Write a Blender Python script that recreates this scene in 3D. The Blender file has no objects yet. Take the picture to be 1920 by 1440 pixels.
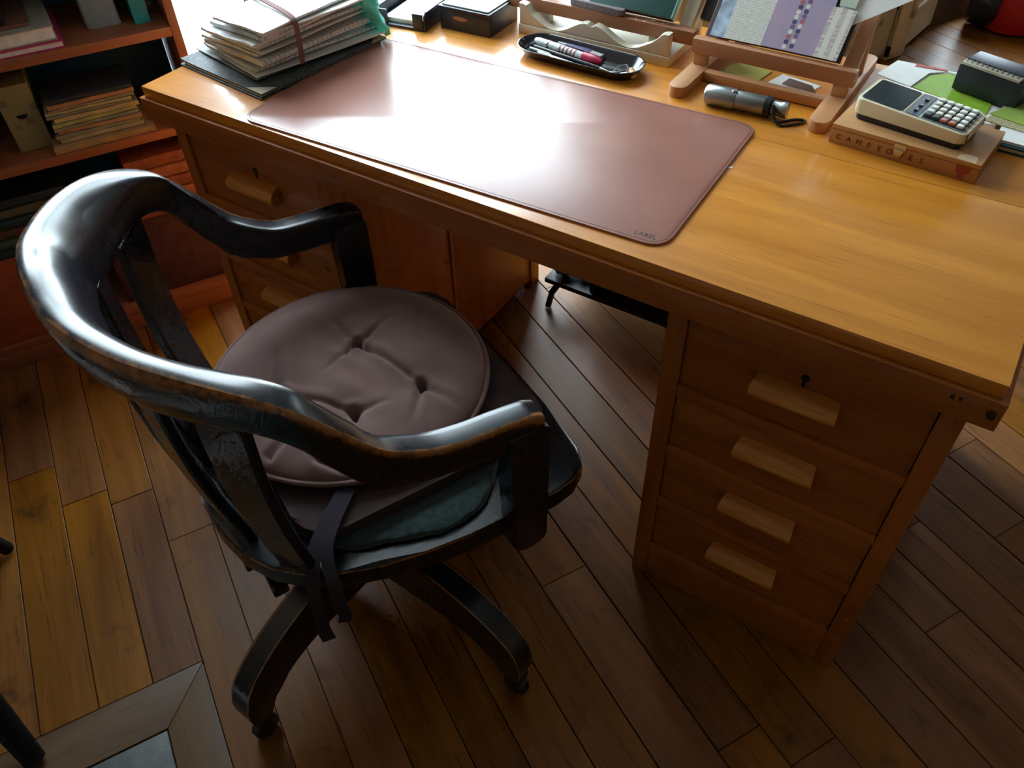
import bpy, bmesh, math, random
from mathutils import Vector, Matrix, Euler
random.seed(7)
sc = bpy.context.scene
COL = sc.collection
PI = math.pi

# ------------------------------------------------------------------ camera
cam_d = bpy.data.cameras.new('camera'); cam = bpy.data.objects.new('camera', cam_d); COL.objects.link(cam)
fwd = Vector((-0.400, 0.579, -0.711)).normalized(); rgt = Vector((0.837, 0.547, -0.026))
rgt = (rgt - fwd * rgt.dot(fwd)).normalized(); up = rgt.cross(fwd)
M = Matrix((rgt, up, -fwd)).transposed().to_4x4(); M.translation = Vector((1.3926, -0.8318, 1.4370))
cam.matrix_world = M
cam_d.sensor_width = 36.0; cam_d.lens = 1514.6 * 36.0 / 1920.0; cam_d.clip_start = 0.02
sc.camera = cam
# ------------------------------------------------------------------ world, light, exposure
W = bpy.data.worlds.new('sky'); sc.world = W; W.use_nodes = True
bg = W.node_tree.nodes['Background']; bg.inputs[0].default_value = (0.75, 0.91, 1.0, 1); bg.inputs[1].default_value = 17.0
sc.view_settings.view_transform = 'Standard'; sc.view_settings.look = 'None'
sc.view_settings.gamma = 1.0; sc.view_settings.use_curve_mapping = False
sc.view_settings.exposure = 0.0
sc.cycles.max_bounces = 5; sc.cycles.diffuse_bounces = 3; sc.cycles.glossy_bounces = 3
sc.cycles.use_adaptive_sampling = True; sc.cycles.adaptive_threshold = 0.04; sc.cycles.adaptive_min_samples = 12
sc.cycles.transparent_max_bounces = 8
sc.cycles.caustics_reflective = False; sc.cycles.caustics_refractive = False
PHI = math.radians(-28.2)                      # the room (floorboards) is turned against the desk
DT = Vector((math.cos(PHI), math.sin(PHI), 0)); DS = Vector((-math.sin(PHI), math.cos(PHI), 0))
def RT(t, s, z=0.0): return DT * t + DS * s + Vector((0, 0, z))
def portal(t, s, z, w, h):
    d = bpy.data.lights.new('window_daylight', 'AREA'); d.shape = 'RECTANGLE'; d.size = w; d.size_y = h
    d.cycles.is_portal = True
    o = bpy.data.objects.new('window_daylight', d); COL.objects.link(o)
    o.matrix_world = Matrix.Translation(RT(t, s, z)) @ Matrix.Rotation(PHI, 4, 'Z') @ Matrix.Rotation(-PI/2, 4, 'Y') @ Matrix.Rotation(PI/2, 4, 'Z')
    return o
WIN = [(-0.30, 1.50, 0.08, 2.45), (3.30, 4.15, 0.08, 2.00)]
for (a, b, c, d) in WIN: portal(-0.74, (a+b)/2, (c+d)/2, b-a, d-c)

# ------------------------------------------------------------------ materials
MAT = {}
def nodes(m):
    m.use_nodes = True; nt = m.node_tree; return nt, nt.nodes['Principled BSDF']
def setp(b, **k):
    for n, v in k.items():
        n = n.replace('_', ' ')
        if n in b.inputs: b.inputs[n].default_value = v
def lin(nt, a, b_): nt.links.new(a, b_)
def mix(nt, fac, a, b, blend='MIX'):
    n = nt.nodes.new('ShaderNodeMix'); n.data_type = 'RGBA'; n.blend_type = blend
    for s, v in ((n.inputs[0], fac), (n.inputs[6], a), (n.inputs[7], b)):
        if hasattr(v, 'is_linked'): nt.links.new(v, s)
        else: s.default_value = v
    return n.outputs[2]
def math_n(nt, op, a, b=None, clamp=False):
    n = nt.nodes.new('ShaderNodeMath'); n.operation = op; n.use_clamp = clamp
    for s, v in ((n.inputs[0], a), (n.inputs[1], b)):
        if v is None: continue
        if hasattr(v, 'is_linked'): nt.links.new(v, s)
        else: s.default_value = v
    return n.outputs[0]
def ramp(nt, v, lo, hi):
    n = nt.nodes.new('ShaderNodeMapRange'); n.inputs[1].default_value = lo; n.inputs[2].default_value = hi
    nt.links.new(v, n.inputs[0]); return n.outputs[0]
def coords(nt, scale=(1, 1, 1), rand=False):
    tc = nt.nodes.new('ShaderNodeTexCoord'); mp = nt.nodes.new('ShaderNodeMapping'); mp.inputs['Scale'].default_value = scale
    nt.links.new(tc.outputs['Object'], mp.inputs[0]); out = mp.outputs[0]
    if rand:
        oi = nt.nodes.new('ShaderNodeObjectInfo'); vm = nt.nodes.new('ShaderNodeVectorMath'); vm.operation = 'ADD'
        cx = nt.nodes.new('ShaderNodeCombineXYZ')
        for i in range(3): nt.links.new(math_n(nt, 'MULTIPLY', oi.outputs['Random'], 37.0 + 11 * i), cx.inputs[i])
        nt.links.new(out, vm.inputs[0]); nt.links.new(cx.outputs[0], vm.inputs[1]); out = vm.outputs[0]
    return out
def noise(nt, vec, scale, detail=4, rough=0.55, dist=0.0):
    n = nt.nodes.new('ShaderNodeTexNoise'); n.inputs['Scale'].default_value = scale; n.inputs['Detail'].default_value = detail
    n.inputs['Roughness'].default_value = rough; n.inputs['Distortion'].default_value = dist
    nt.links.new(vec, n.inputs['Vector']); return n.outputs['Fac']
def bump(nt, b, h, strength=0.2, dist=0.002):
    n = nt.nodes.new('ShaderNodeBump'); n.inputs['Strength'].default_value = strength; n.inputs['Distance'].default_value = dist
    nt.links.new(h, n.inputs['Height']); nt.links.new(n.outputs[0], b.inputs['Normal'])
def C4(c): return (c[0], c[1], c[2], 1)

def plain(name, col, rough=0.5, metal=0.0, coat=0.0, var=0.12, vscale=30, spec=0.5, bmp=0.0, bscale=200, trans=0.0, alpha=1.0, sheen=0.0):
    if name in MAT: return MAT[name]
    m = bpy.data.materials.new(name); nt, b = nodes(m)
    setp(b, Roughness=rough, Metallic=metal, Coat_Weight=coat, Coat_Roughness=0.1, Specular_IOR_Level=spec, Transmission_Weight=trans, Alpha=alpha, Sheen_Weight=sheen)
    v = coords(nt); f = noise(nt, v, vscale, 3)
    c2 = tuple(min(1, x * (1 - var)) for x in col); c1 = tuple(min(1, x * (1 + var)) for x in col)
    lin(nt, mix(nt, ramp(nt, f, 0.3, 0.7), C4(c2), C4(c1)), b.inputs['Base Color'])
    if bmp: bump(nt, b, noise(nt, v, bscale, 3), bmp, 0.001)
    MAT[name] = m; return m

def wood(name, dark, light, axis=0, rough=0.35, coat=0.0, scale=1.0, rand=False, randv=0.35, pores=0.5, stains=0.0, spec=0.5, coat_rough=0.15, wearcol=None):
    if name in MAT: return MAT[name]
    m = bpy.data.materials.new(name); nt, b = nodes(m)
    sA = [14.0, 14.0, 14.0]; sA[axis] = 1.2; sA = [x * scale for x in sA]
    v = coords(nt, tuple(sA), rand)
    f = noise(nt, v, 1.6, 5, 0.6, 0.6)
    sB = [330.0, 330.0, 330.0]; sB[axis] = 9.0; sB = [x * scale for x in sB]
    v2 = coords(nt, tuple(sB), rand)
    p = noise(nt, v2, 1.0, 2, 0.6)
    col = mix(nt, ramp(nt, f, 0.3, 0.72), C4(dark), C4(light))
    pd = ramp(nt, p, 0.60, 0.72)
    col = mix(nt, math_n(nt, 'MULTIPLY', pd, pores), col, C4(tuple(x * 0.35 for x in dark)))
    if rand:
        oi = nt.nodes.new('ShaderNodeObjectInfo')
        k = math_n(nt, 'ADD', math_n(nt, 'MULTIPLY', oi.outputs['Random'], randv * 2), 1 - randv)
        hs = nt.nodes.new('ShaderNodeHueSaturation'); nt.links.new(col, hs.inputs['Color']); nt.links.new(k, hs.inputs['Value'])
        r2 = math_n(nt, 'FRACT', math_n(nt, 'MULTIPLY', oi.outputs['Random'], 17.3))
        nt.links.new(math_n(nt, 'ADD', math_n(nt, 'MULTIPLY', r2, 0.2), 0.9), hs.inputs['Saturation'])
        nt.links.new(math_n(nt, 'ADD', math_n(nt, 'MULTIPLY', r2, 0.008), 0.495), hs.inputs['Hue'])
        col = hs.outputs[0]
    if stains:
        v3 = coords(nt, (1, 1, 1), rand)
        st = ramp(nt, noise(nt, v3, 9.0, 5, 0.65), 0.60, 0.78)
        col = mix(nt, math_n(nt, 'MULTIPLY', st, stains), col, C4(tuple(x * 0.2 for x in dark)))
        kn = nt.nodes.new('ShaderNodeTexVoronoi'); kn.inputs['Scale'].default_value = 4.5; nt.links.new(v3, kn.inputs['Vector'])
        kk = math_n(nt, 'SUBTRACT', 1.0, ramp(nt, kn.outputs['Distance'], 0.02, 0.07))
        col = mix(nt, math_n(nt, 'MULTIPLY', kk, stains * 1.2, True), col, C4(tuple(x * 0.15 for x in dark)))
    lin(nt, col, b.inputs['Base Color'])
    setp(b, Coat_Weight=coat, Coat_Roughness=coat_rough, Specular_IOR_Level=spec)
    rr = math_n(nt, 'ADD', math_n(nt, 'MULTIPLY', f, 0.2), rough - 0.1)
    lin(nt, rr, b.inputs['Roughness'])
    bump(nt, b, p, 0.12, 0.0006)
    MAT[name] = m; return m

def ebony(name='ebonised_wood'):
    if name in MAT: return MAT[name]
    m = bpy.data.materials.new(name); nt, b = nodes(m)
    at = nt.nodes.new('ShaderNodeAttribute'); at.attribute_name = 'wear'
    v = coords(nt, (6, 6, 6)); n1 = noise(nt, v, 4.0, 5, 0.7)
    vf = coords(nt, (40, 40, 40)); n2 = noise(nt, vf, 3.0, 3, 0.6)
    nz = math_n(nt, 'ADD', math_n(nt, 'MULTIPLY', math_n(nt, 'SUBTRACT', n1, 0.5), 1.6), math_n(nt, 'MULTIPLY', math_n(nt, 'SUBTRACT', n2, 0.5), 0.9))
    w = math_n(nt, 'MULTIPLY', at.outputs['Fac'], math_n(nt, 'ADD', nz, 1.0))
    wm = ramp(nt, w, 0.45, 0.80)
    wood_c = mix(nt, n2, (0.20, 0.075, 0.018, 1), (0.42, 0.18, 0.05, 1))
    lin(nt, mix(nt, wm, (0.0015, 0.0045, 0.0095, 1), wood_c), b.inputs['Base Color'])  # black base tinted blue to carry the haze and sky sheen
    lin(nt, math_n(nt, 'ADD', math_n(nt, 'MULTIPLY', n1, 0.08), 0.24), b.inputs['Roughness'])
    setp(b, Coat_Weight=0.30, Coat_Roughness=0.22, Specular_IOR_Level=0.45)
    MAT[name] = m; return m

def printed(name, paper, ink, scale=260, axis=1, rough=0.6):
    """paper with rows of print (flat lettering)"""
    if name in MAT: return MAT[name]
    m = bpy.data.materials.new(name); nt, b = nodes(m); setp(b, Roughness=rough)
    tc = nt.nodes.new('ShaderNodeTexCoord'); sp = nt.nodes.new('ShaderNodeSeparateXYZ'); nt.links.new(tc.outputs['Object'], sp.inputs[0])
    ln = math_n(nt, 'FRACT', math_n(nt, 'MULTIPLY', sp.outputs[axis], scale))
    on = math_n(nt, 'GREATER_THAN', ln, 0.5)
    v = coords(nt, (700, scale * 0.5, 1) if axis == 1 else (scale * 0.5, 700, 1)); wds = ramp(nt, noise(nt, v, 1.0, 2), 0.42, 0.5)
    lin(nt, mix(nt, math_n(nt, 'MULTIPLY', math_n(nt, 'MULTIPLY', on, wds), 0.75), C4(paper), C4(ink)), b.inputs['Base Color'])
    MAT[name] = m; return m

OAK_D, OAK_L = (0.29, 0.082, 0.010), (0.45, 0.152, 0.022)
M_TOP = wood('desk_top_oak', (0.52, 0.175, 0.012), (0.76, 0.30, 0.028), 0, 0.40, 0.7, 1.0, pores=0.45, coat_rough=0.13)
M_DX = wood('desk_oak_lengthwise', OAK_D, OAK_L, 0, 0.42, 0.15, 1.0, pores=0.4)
M_DZ = wood('desk_oak_upright', OAK_D, OAK_L, 2, 0.42, 0.15, 1.0, pores=0.4)
M_DY = wood('desk_oak_crosswise', OAK_D, OAK_L, 1, 0.42, 0.15, 1.0, pores=0.4)
M_HANDLE = wood('handle_oak', (0.46, 0.17, 0.026), (0.78, 0.36, 0.085), 0, 0.45, 0.1, 1.4, pores=0.6)
M_PLANK = wood('floor_plank_oak', (0.140, 0.047, 0.008), (0.275, 0.110, 0.019), 0, 0.42, 0.04, 0.8, rand=True, randv=0.20, pores=0.8, stains=0.85, coat_rough=0.3, spec=0.28)
M_BORDER = wood('hearth_border_oak', (0.085, 0.042, 0.018), (0.16, 0.085, 0.034), 0, 0.5, 0.05, 0.9, rand=True, randv=0.15, pores=0.7, stains=0.3)
M_SUB = plain('floor_gap_dark', (0.012, 0.008, 0.006), 0.9)
M_EB = ebony()
M_SHELF = wood('bookcase_wood', (0.25, 0.082, 0.036), (0.35, 0.125, 0.058), 1, 0.45, 0.1, 0.8, pores=0.2)
M_HAZE = plain('haze_blue', (0.03, 0.16, 0.34), 0.6)  # blue window haze painted into the bookcase back
M_WHITE = plain('white_paint', (0.78, 0.78, 0.74), 0.5, var=0.03)
M_WALL = plain('wall_paint', (0.19, 0.125, 0.075), 0.8, var=0.04)
M_CREAM = plain('cream_paint', (0.74, 0.66, 0.46), 0.4, var=0.06)
M_BLACK = plain('black_plastic', (0.010, 0.012, 0.015), 0.3)
M_IRON = plain('dark_iron', (0.02, 0.02, 0.022), 0.45, metal=0.6)
M_CHROME = plain('brushed_metal', (0.55, 0.56, 0.57), 0.25, metal=1.0)

# ------------------------------------------------------------------ mesh helpers
def link(name, me, mat=None, parent=None, loc=(0, 0, 0), rotz=0.0, smooth=False):
    o = bpy.data.objects.new(name, me); COL.objects.link(o)
    if mat:
        for m in (mat if isinstance(mat, (list, tuple)) else [mat]): me.materials.append(m)
    if parent: o.parent = parent
    o.location = loc; o.rotation_euler = (0, 0, rotz)
    if smooth:
        me.polygons.foreach_set('use_smooth', [True] * len(me.polygons))
    return o
def tag(o, label, cat, group=None, kind=None):
    o['label'] = label; o['category'] = cat
    if group: o['group'] = group
    if kind: o['kind'] = kind
    return o
def struct(o, label=None):
    o['kind'] = 'structure'
    if label: o['label'] = label
    return o
def empty(name, loc=(0, 0, 0), rotz=0.0):
    o = bpy.data.objects.new(name, None); COL.objects.link(o); o.location = loc; o.rotation_euler = (0, 0, rotz)
    o.empty_display_size = 0.05; return o
def tome(bm, name):
    bmesh.ops.recalc_face_normals(bm, faces=bm.faces[:])
    me = bpy.data.meshes.new(name); bm.to_mesh(me); bm.free(); return me
def smooth_by_angle(me, ang=0.7):
    me.polygons.foreach_set('use_smooth', [True] * len(me.polygons))
    bm = bmesh.new(); bm.from_mesh(me)
    for e in bm.edges:
        if len(e.link_faces) == 2 and e.calc_face_angle(0) > ang: e.smooth = False
    bm.to_mesh(me); bm.free()
def box_bm(x0, x1, y0, y1, z0, z1, bev=0.0, seg=2):
    bm = bmesh.new()
    vs = [bm.verts.new((x, y, z)) for z in (z0, z1) for y in (y0, y1) for x in (x0, x1)]
    for f in ((0, 2, 3, 1), (4, 5, 7, 6), (0, 1, 5, 4), (2, 6, 7, 3), (0, 4, 6, 2), (1, 3, 7, 5)): bm.faces.new([vs[i] for i in f])
    if bev: bmesh.ops.bevel(bm, geom=bm.edges[:], offset=bev, segments=seg, affect='EDGES', profile=0.6)
    return bm
def box(name, x0, x1, y0, y1, z0, z1, mat, parent=None, bev=0.0, loc=(0, 0, 0), rotz=0.0, seg=2):
    me = tome(box_bm(x0, x1, y0, y1, z0, z1, bev, seg), name)
    if bev: smooth_by_angle(me, 0.9)
    return link(name, me, mat, parent, loc, rotz)
def prism_bm(pts, z0, z1, bev=0.0, seg=2):
    bm = bmesh.new()
    lo = [bm.verts.new((p[0], p[1], z0)) for p in pts]; hi = [bm.verts.new((p[0], p[1], z1)) for p in pts]
    n = len(pts); bm.faces.new(hi); bm.faces.new(lo[::-1])
    for i in range(n): bm.faces.new((lo[i], lo[(i+1) % n], hi[(i+1) % n], hi[i]))
    if bev:
        es = [e for e in bm.edges if all(abs(v.co.z - z1) < 1e-7 for v in e.verts) or all(abs(v.co.z - z0) < 1e-7 for v in e.verts)]
        bmesh.ops.bevel(bm, geom=es, offset=bev, segments=seg, affect='EDGES', profile=0.6)
    return bm
def prism(name, pts, z0, z1, mat, parent=None, bev=0.0, loc=(0, 0, 0), rotz=0.0):
    me = tome(prism_bm(pts, z0, z1, bev), name); smooth_by_angle(me, 0.6)
    return link(name, me, mat, parent, loc, rotz)
def side_prism(name, pts, x0, x1, mat, parent=None, bev=0.0, loc=(0, 0, 0), rotz=0.0):
    """outline in (y,z), extruded along x"""
    bm = prism_bm(pts, x0, x1, bev)
    for v in bm.verts: v.co = Vector((v.co.z, v.co.x, v.co.y))
    me = tome(bm, name); smooth_by_angle(me, 0.6); return link(name, me, mat, parent, loc, rotz)
def front_prism(name, pts, y0, y1, mat, parent=None, bev=0.0, loc=(0, 0, 0), rotz=0.0):
    """outline in (x,z), extruded along y"""
    bm = prism_bm(pts, y0, y1, bev)
    for v in bm.verts: v.co = Vector((v.co.x, v.co.z, v.co.y))
    me = tome(bm, name); smooth_by_angle(me, 0.6); return link(name, me, mat, parent, loc, rotz)
def rrect(x0, x1, y0, y1, r, n=6):
    out = []
    for cx, cy, a0 in ((x1-r, y0+r, -PI/2), (x1-r, y1-r, 0), (x0+r, y1-r, PI/2), (x0+r, y0+r, PI)):
        for i in range(n+1):
            a = a0 + PI/2 * i / n; out.append((cx + r*math.cos(a), cy + r*math.sin(a)))
    return out
def tube_bm(path, r, n=10, bm=None, cap=True):
    bm = bm or bmesh.new(); P_ = [Vector(p) for p in path]; rings = []
    rr = r if isinstance(r, (list, tuple)) else [r] * len(P_)
    T0 = (P_[1]-P_[0]).normalized(); N = T0.orthogonal().normalized()
    for i, p in enumerate(P_):
        T = (P_[min(i+1, len(P_)-1)] - P_[max(i-1, 0)]).normalized()
        N = (N - T*N.dot(T)).normalized(); B = T.cross(N)
        rings.append([bm.verts.new(p + (N*math.cos(2*PI*k/n) + B*math.sin(2*PI*k/n))*rr[i]) for k in range(n)])
    for a, b in zip(rings, rings[1:]):
        for k in range(n): bm.faces.new((a[k], a[(k+1) % n], b[(k+1) % n], b[k]))
    if cap: bm.faces.new(rings[0][::-1]); bm.faces.new(rings[-1])
    return bm
def tube(name, path, r, mat, parent=None, n=10, loc=(0, 0, 0), rotz=0.0):
    me = tome(tube_bm(path, r, n), name); smooth_by_angle(me, 0.8); return link(name, me, mat, parent, loc, rotz)
def lathe_bm(prof, n=24, axis='z'):
    bm = bmesh.new(); rings = []
    for r, z in prof:
        if axis == 'z': rings.append([bm.verts.new((r*math.cos(2*PI*k/n), r*math.sin(2*PI*k/n), z)) for k in range(n)])
        else: rings.append([bm.verts.new((z, r*math.cos(2*PI*k/n), r*math.sin(2*PI*k/n))) for k in range(n)])
    for a, b in zip(rings, rings[1:]):
        for k in range(n): bm.faces.new((a[k], a[(k+1) % n], b[(k+1) % n], b[k]))
    bm.faces.new(rings[0]); bm.faces.new(rings[-1]); return bm
def lathe(name, prof, mat, parent=None, n=24, loc=(0, 0, 0), rotz=0.0, axis='z'):
    me = tome(lathe_bm(prof, n, axis), name); smooth_by_angle(me, 0.7); return link(name, me, mat, parent, loc, rotz)
def text_mesh(name, s, size, mat, parent, M4, extr=0.0004, spacing=1.0):
    cu = bpy.data.curves.new(name, 'FONT'); cu.body = s; cu.size = size; cu.extrude = extr; cu.align_x = 'CENTER'; cu.align_y = 'CENTER'; cu.space_character = spacing; cu.resolution_u = 3
    t = bpy.data.objects.new('tmp', cu); COL.objects.link(t)
    dg = bpy.context.evaluated_depsgraph_get(); me = bpy.data.meshes.new_from_object(t.evaluated_get(dg))
    bpy.data.objects.remove(t); bpy.data.curves.remove(cu)
    me.transform(M4); me.name = name
    return link(name, me, mat, parent)
def catmull(keys, n):
    """keys: list of tuples; n samples per span"""
    out = []
    K = [keys[0]] + list(keys) + [keys[-1]]
    for i in range(1, len(K)-2):
        for j in range(n):
            t = j / n; a, b, c, d = K[i-1], K[i], K[i+1], K[i+2]
            out.append(tuple(0.5*((2*b[k]) + (-a[k]+c[k])*t + (2*a[k]-5*b[k]+4*c[k]-d[k])*t*t + (-a[k]+3*b[k]-3*c[k]+d[k])*t**3) for k in range(len(b))))
    out.append(tuple(keys[-1])); return out

# ================================================================== the room
Z0 = 0.0
T_WALL, T_R, S_LO, S_HI, CEIL = -0.65, 3.3, -0.78, 4.25, 2.75
floor = struct(empty('floor', RT(0, 0, 0), PHI), 'old oak plank floor with dark gaps')
box('subfloor', T_WALL-0.1, T_R, S_LO, S_HI, -0.06, -0.007, M_SUB, floor)
rows = [-0.78, -0.668, -0.572, -0.472, -0.3757, -0.284, -0.190, -0.103, -0.014, 0.080, 0.162, 0.257, 0.351, 0.4554, 0.547, 0.649, 0.7446, 0.839, 0.934, 1.030, 1.126]
while rows[-1] < S_HI - 0.05: rows.append(rows[-1] + 0.0965)
JOINT = {3: [0.19], 4: [0.24], 5: [0.4025], 12: [0.8875], 14: [1.39], 18: [1.329]}   # board ends seen in the photo
HEARTH_T, HEARTH_S = 0.707, -0.284
for i, (a, b) in enumerate(zip(rows, rows[1:])):
    js = list(JOINT.get(i, []))
    x = js[-1] if js else random.uniform(-0.4, 0.5)
    while x < T_R: x += random.uniform(0.75, 1.35); js.append(x)
    x = js[0]
    while x > T_WALL: x -= random.uniform(0.75, 1.35); js.append(x)
    js = sorted(j for j in js if T_WALL + 0.05 < j < T_R - 0.05); ends = [T_WALL] + js + [T_R]
    if b <= HEARTH_S + 0.01: ends = [e for e in ends if not (HEARTH_T - 0.15 < e < HEARTH_T + 0.05)]
    for p, q in zip(ends, ends[1:]):
        if b <= HEARTH_S + 0.01:
            if p > HEARTH_T - 0.02: continue
            q = min(q, HEARTH_T)
        if q - p < 0.03: continue
        g = random.uniform(0.0006, 0.0016); dz = random.uniform(-0.0012, 0.0)
        bm = box_bm(0, q-p-0.0014, 0, b-a-2*g, -0.02, 0, 0.0006, 1)
        o = link('plank', tome(bm, 'plank'), M_PLANK, floor, (p, a+g, dz))
# hearth border and slab
bw, bs = 0.096, 0.085
prism('hearth_border', [(HEARTH_T, -0.78), (HEARTH_T+bw, -0.78), (HEARTH_T+bw, HEARTH_S-bs), (HEARTH_T, HEARTH_S)], -0.02, -0.0005, wood('hearth_border_cross', (0.085, 0.042, 0.018), (0.16, 0.085, 0.034), 1, 0.5, 0.05, 0.9, pores=0.7, stains=0.3), floor, 0.0012)
prism('hearth_border', [(HEARTH_T+0.002, HEARTH_S-0.001), (HEARTH_T+bw+0.001, HEARTH_S-bs), (2.2, HEARTH_S-bs), (2.2, HEARTH_S-0.001)], -0.02, -0.001, M_BORDER, floor, 0.0012)
def slate():
    m = bpy.data.materials.new('hearth_slate'); nt, b = nodes(m); v = coords(nt)
    f = noise(nt, v, 12, 6, 0.65); c = mix(nt, ramp(nt, f, 0.35, 0.7), (0.045, 0.055, 0.055, 1), (0.13, 0.15, 0.145, 1))
    w = nt.nodes.new('ShaderNodeTexVoronoi'); w.feature = 'DISTANCE_TO_EDGE'; w.inputs['Scale'].default_value = 7.0; nt.links.new(v, w.inputs['Vector'])
    c = mix(nt, math_n(nt, 'MULTIPLY', math_n(nt, 'SUBTRACT', 1.0, ramp(nt, w.outputs['Distance'], 0.0, 0.015)), 0.10), c, (0.42, 0.44, 0.42, 1))
    lin(nt, c, b.inputs['Base Color']); setp(b, Roughness=0.45); bump(nt, b, f, 0.2, 0.003); return m
prism('hearth_slab', [(HEARTH_T+bw+0.003, -0.78), (2.2, -0.78), (2.2, HEARTH_S-bs-0.003), (HEARTH_T+bw+0.003, HEARTH_S-bs-0.003)], -0.02, -0.002, slate(), floor, 0.001)

def wall_box(name, t0, t1, s0, s1, z0, z1, mat=M_WALL):
    o = box(name, t0, t1, s0, s1, z0, z1, mat, None, 0, RT(0, 0, 0), PHI); return struct(o)
wl = struct(empty('wall_left', RT(0, 0, 0), PHI), 'window wall with two tall window openings')
def wpart(s0, s1, z0, z1): box('wall_section', T_WALL-0.15, T_WALL, s0, s1, z0, z1, M_WALL, wl)
wpart(S_LO-0.1, WIN[0][0], 0, CEIL); wpart(WIN[0][1], WIN[1][0], 0, CEIL); wpart(WIN[1][1], S_HI+0.1, 0, CEIL)
for a, b, c, d in WIN: wpart(a, b, 0, c); wpart(a, b, d, CEIL)
wall_box('wall_back', T_WALL-0.15, T_R+0.1, S_HI, S_HI+0.1, 0, CEIL)
wall_box('wall_front', T_WALL-0.15, T_R+0.1, S_LO-0.1, S_LO, 0, CEIL)
wall_box('wall_right', T_R, T_R+0.1, S_LO, S_HI, 0, CEIL)
struct(box('ceiling', T_WALL-0.15, T_R+0.1, S_LO-0.1, S_HI+0.1, CEIL, CEIL+0.1, plain('ceiling_paint', (0.27, 0.25, 0.22), 0.8), None, 0, RT(0, 0, 0), PHI))
# windows
def glass_mat():
    m = bpy.data.materials.new('window_glass'); m.use_nodes = True; nt = m.node_tree; nt.nodes.clear()
    o = nt.nodes.new('ShaderNodeOutputMaterial'); tr = nt.nodes.new('ShaderNodeBsdfTransparent'); gl = nt.nodes.new('ShaderNodeBsdfGlossy'); gl.inputs['Roughness'].default_value = 0.03
    mx = nt.nodes.new('ShaderNodeMixShader'); mx.inputs[0].default_value = 0.06
    nt.links.new(tr.outputs[0], mx.inputs[1]); nt.links.new(gl.outputs[0], mx.inputs[2]); nt.links.new(mx.outputs[0], o.inputs[0]); return m
M_GLASS = glass_mat()
for n, (a, b, c, d) in enumerate(WIN, 1):
    w = struct(empty('window_%d' % n, RT(T_WALL-0.06, (a+b)/2, c), PHI), 'tall white casement window with two leaves'); hw = (b-a)/2; hh = d-c
    fr = 0.05
    for x0, x1, z0, z1 in ((-hw, -hw+fr, 0, hh), (hw-fr, hw, 0, hh), (-hw, hw, hh-fr, hh), (-hw, hw, 0, fr)):
        box('window_frame', -0.03, 0.03, x0, x1, z0, z1, M_WHITE, w, 0.004)
    box('meeting_stile', -0.035, 0.035, -0.035, 0.035, fr, hh-fr, M_WHITE, w, 0.004)
    for sgn in (-1, 1):
        y0, y1 = (0.035, hw-fr) if sgn > 0 else (-hw+fr, -0.035)
        for k in (1, 2): box('glazing_bar', -0.015, 0.015, y0, y1, hh*k/3-0.014, hh*k/3+0.014, M_WHITE, w, 0.003)
        for k in range(3): box('pane', -0.002, 0.002, y0, y1, hh*k/3+0.014, hh*(k+1)/3-0.014, M_GLASS, w)

# panelled cream cupboard between the windows
cup = tag(empty('panelled_cupboard', RT(-0.50, 2.20, 0), PHI), 'cream panelled cupboard with an open door against the window wall', 'cupboard')
box('carcass', -0.145, -0.022, -0.62, 0.66, 0.0, 2.2, M_CREAM, cup, 0.004)
def leaf(o, s0, s1):
    for z0, z1 in ((0.16, 0.95), (1.08, 2.08)):
        m = 0.07
        for q in ((s0+m, s1-m, z0, z0+0.03), (s0+m, s1-m, z1-0.03, z1), (s0+m, s0+m+0.03, z0, z1), (s1-m-0.03, s1-m, z0, z1)):
            box('panel_moulding', 0.0, 0.012, *q, M_CREAM, o, 0.005)
for s0, s1 in ((-0.61, 0.05), (0.064, 0.535)):
    d_ = box('door', -0.022, 0.0, s0, s1, 0.03, 2.19, M_CREAM, cup, 0.003); leaf(d_, s0, s1)
box('door_gap', -0.0215, -0.004, 0.536, 0.552, 0.2, 2.19, M_BLACK, cup)
box('frame_stile', -0.022, 0.0, 0.553, 0.655, 0.0, 2.19, M_CREAM, cup, 0.003)
box('floor_bolt', 0.0, 0.014, 0.538, 0.552, 0.02, 0.06, M_IRON, cup, 0.003)
od = empty('open_door', (0.03, 0.56, 0), math.radians(21.5)); od.parent = cup
d_ = box('door_panel', -0.025, 0.0, 0.0, 0.40, 0.03, 2.19, M_CREAM, od, 0.003)
for z0, z1 in ((0.16, 0.95), (1.08, 2.08)):
    for q in ((0.06, 0.34, z0, z0+0.03), (0.06, 0.34, z1-0.03, z1), (0.06, 0.09, z0, z1), (0.31, 0.34, z0, z1)): box('panel_moulding', 0.0, 0.012, *q, M_CREAM, od, 0.005)

# red tub on the far floor
tub = tag(empty('plastic_tub', (1.222, 3.256, 0)), 'red and navy round plastic tub on the far floor', 'tub')
lathe('body', [(0.08, 0.0), (0.12, 0.01), (0.135, 0.05), (0.138, 0.13), (0.13, 0.21), (0.10, 0.25), (0.02, 0.27)], plain('red_plastic', (0.50, 0.02, 0.03), 0.35), tub)
lathe('side_cover', [(0.05, -0.07), (0.10, -0.065), (0.115, 0.02), (0.09, 0.05), (0.02, 0.06)], plain('navy_plastic', (0.012, 0.03, 0.06), 0.35), tub, axis='x', loc=(-0.11, -0.05, 0.117))

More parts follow.
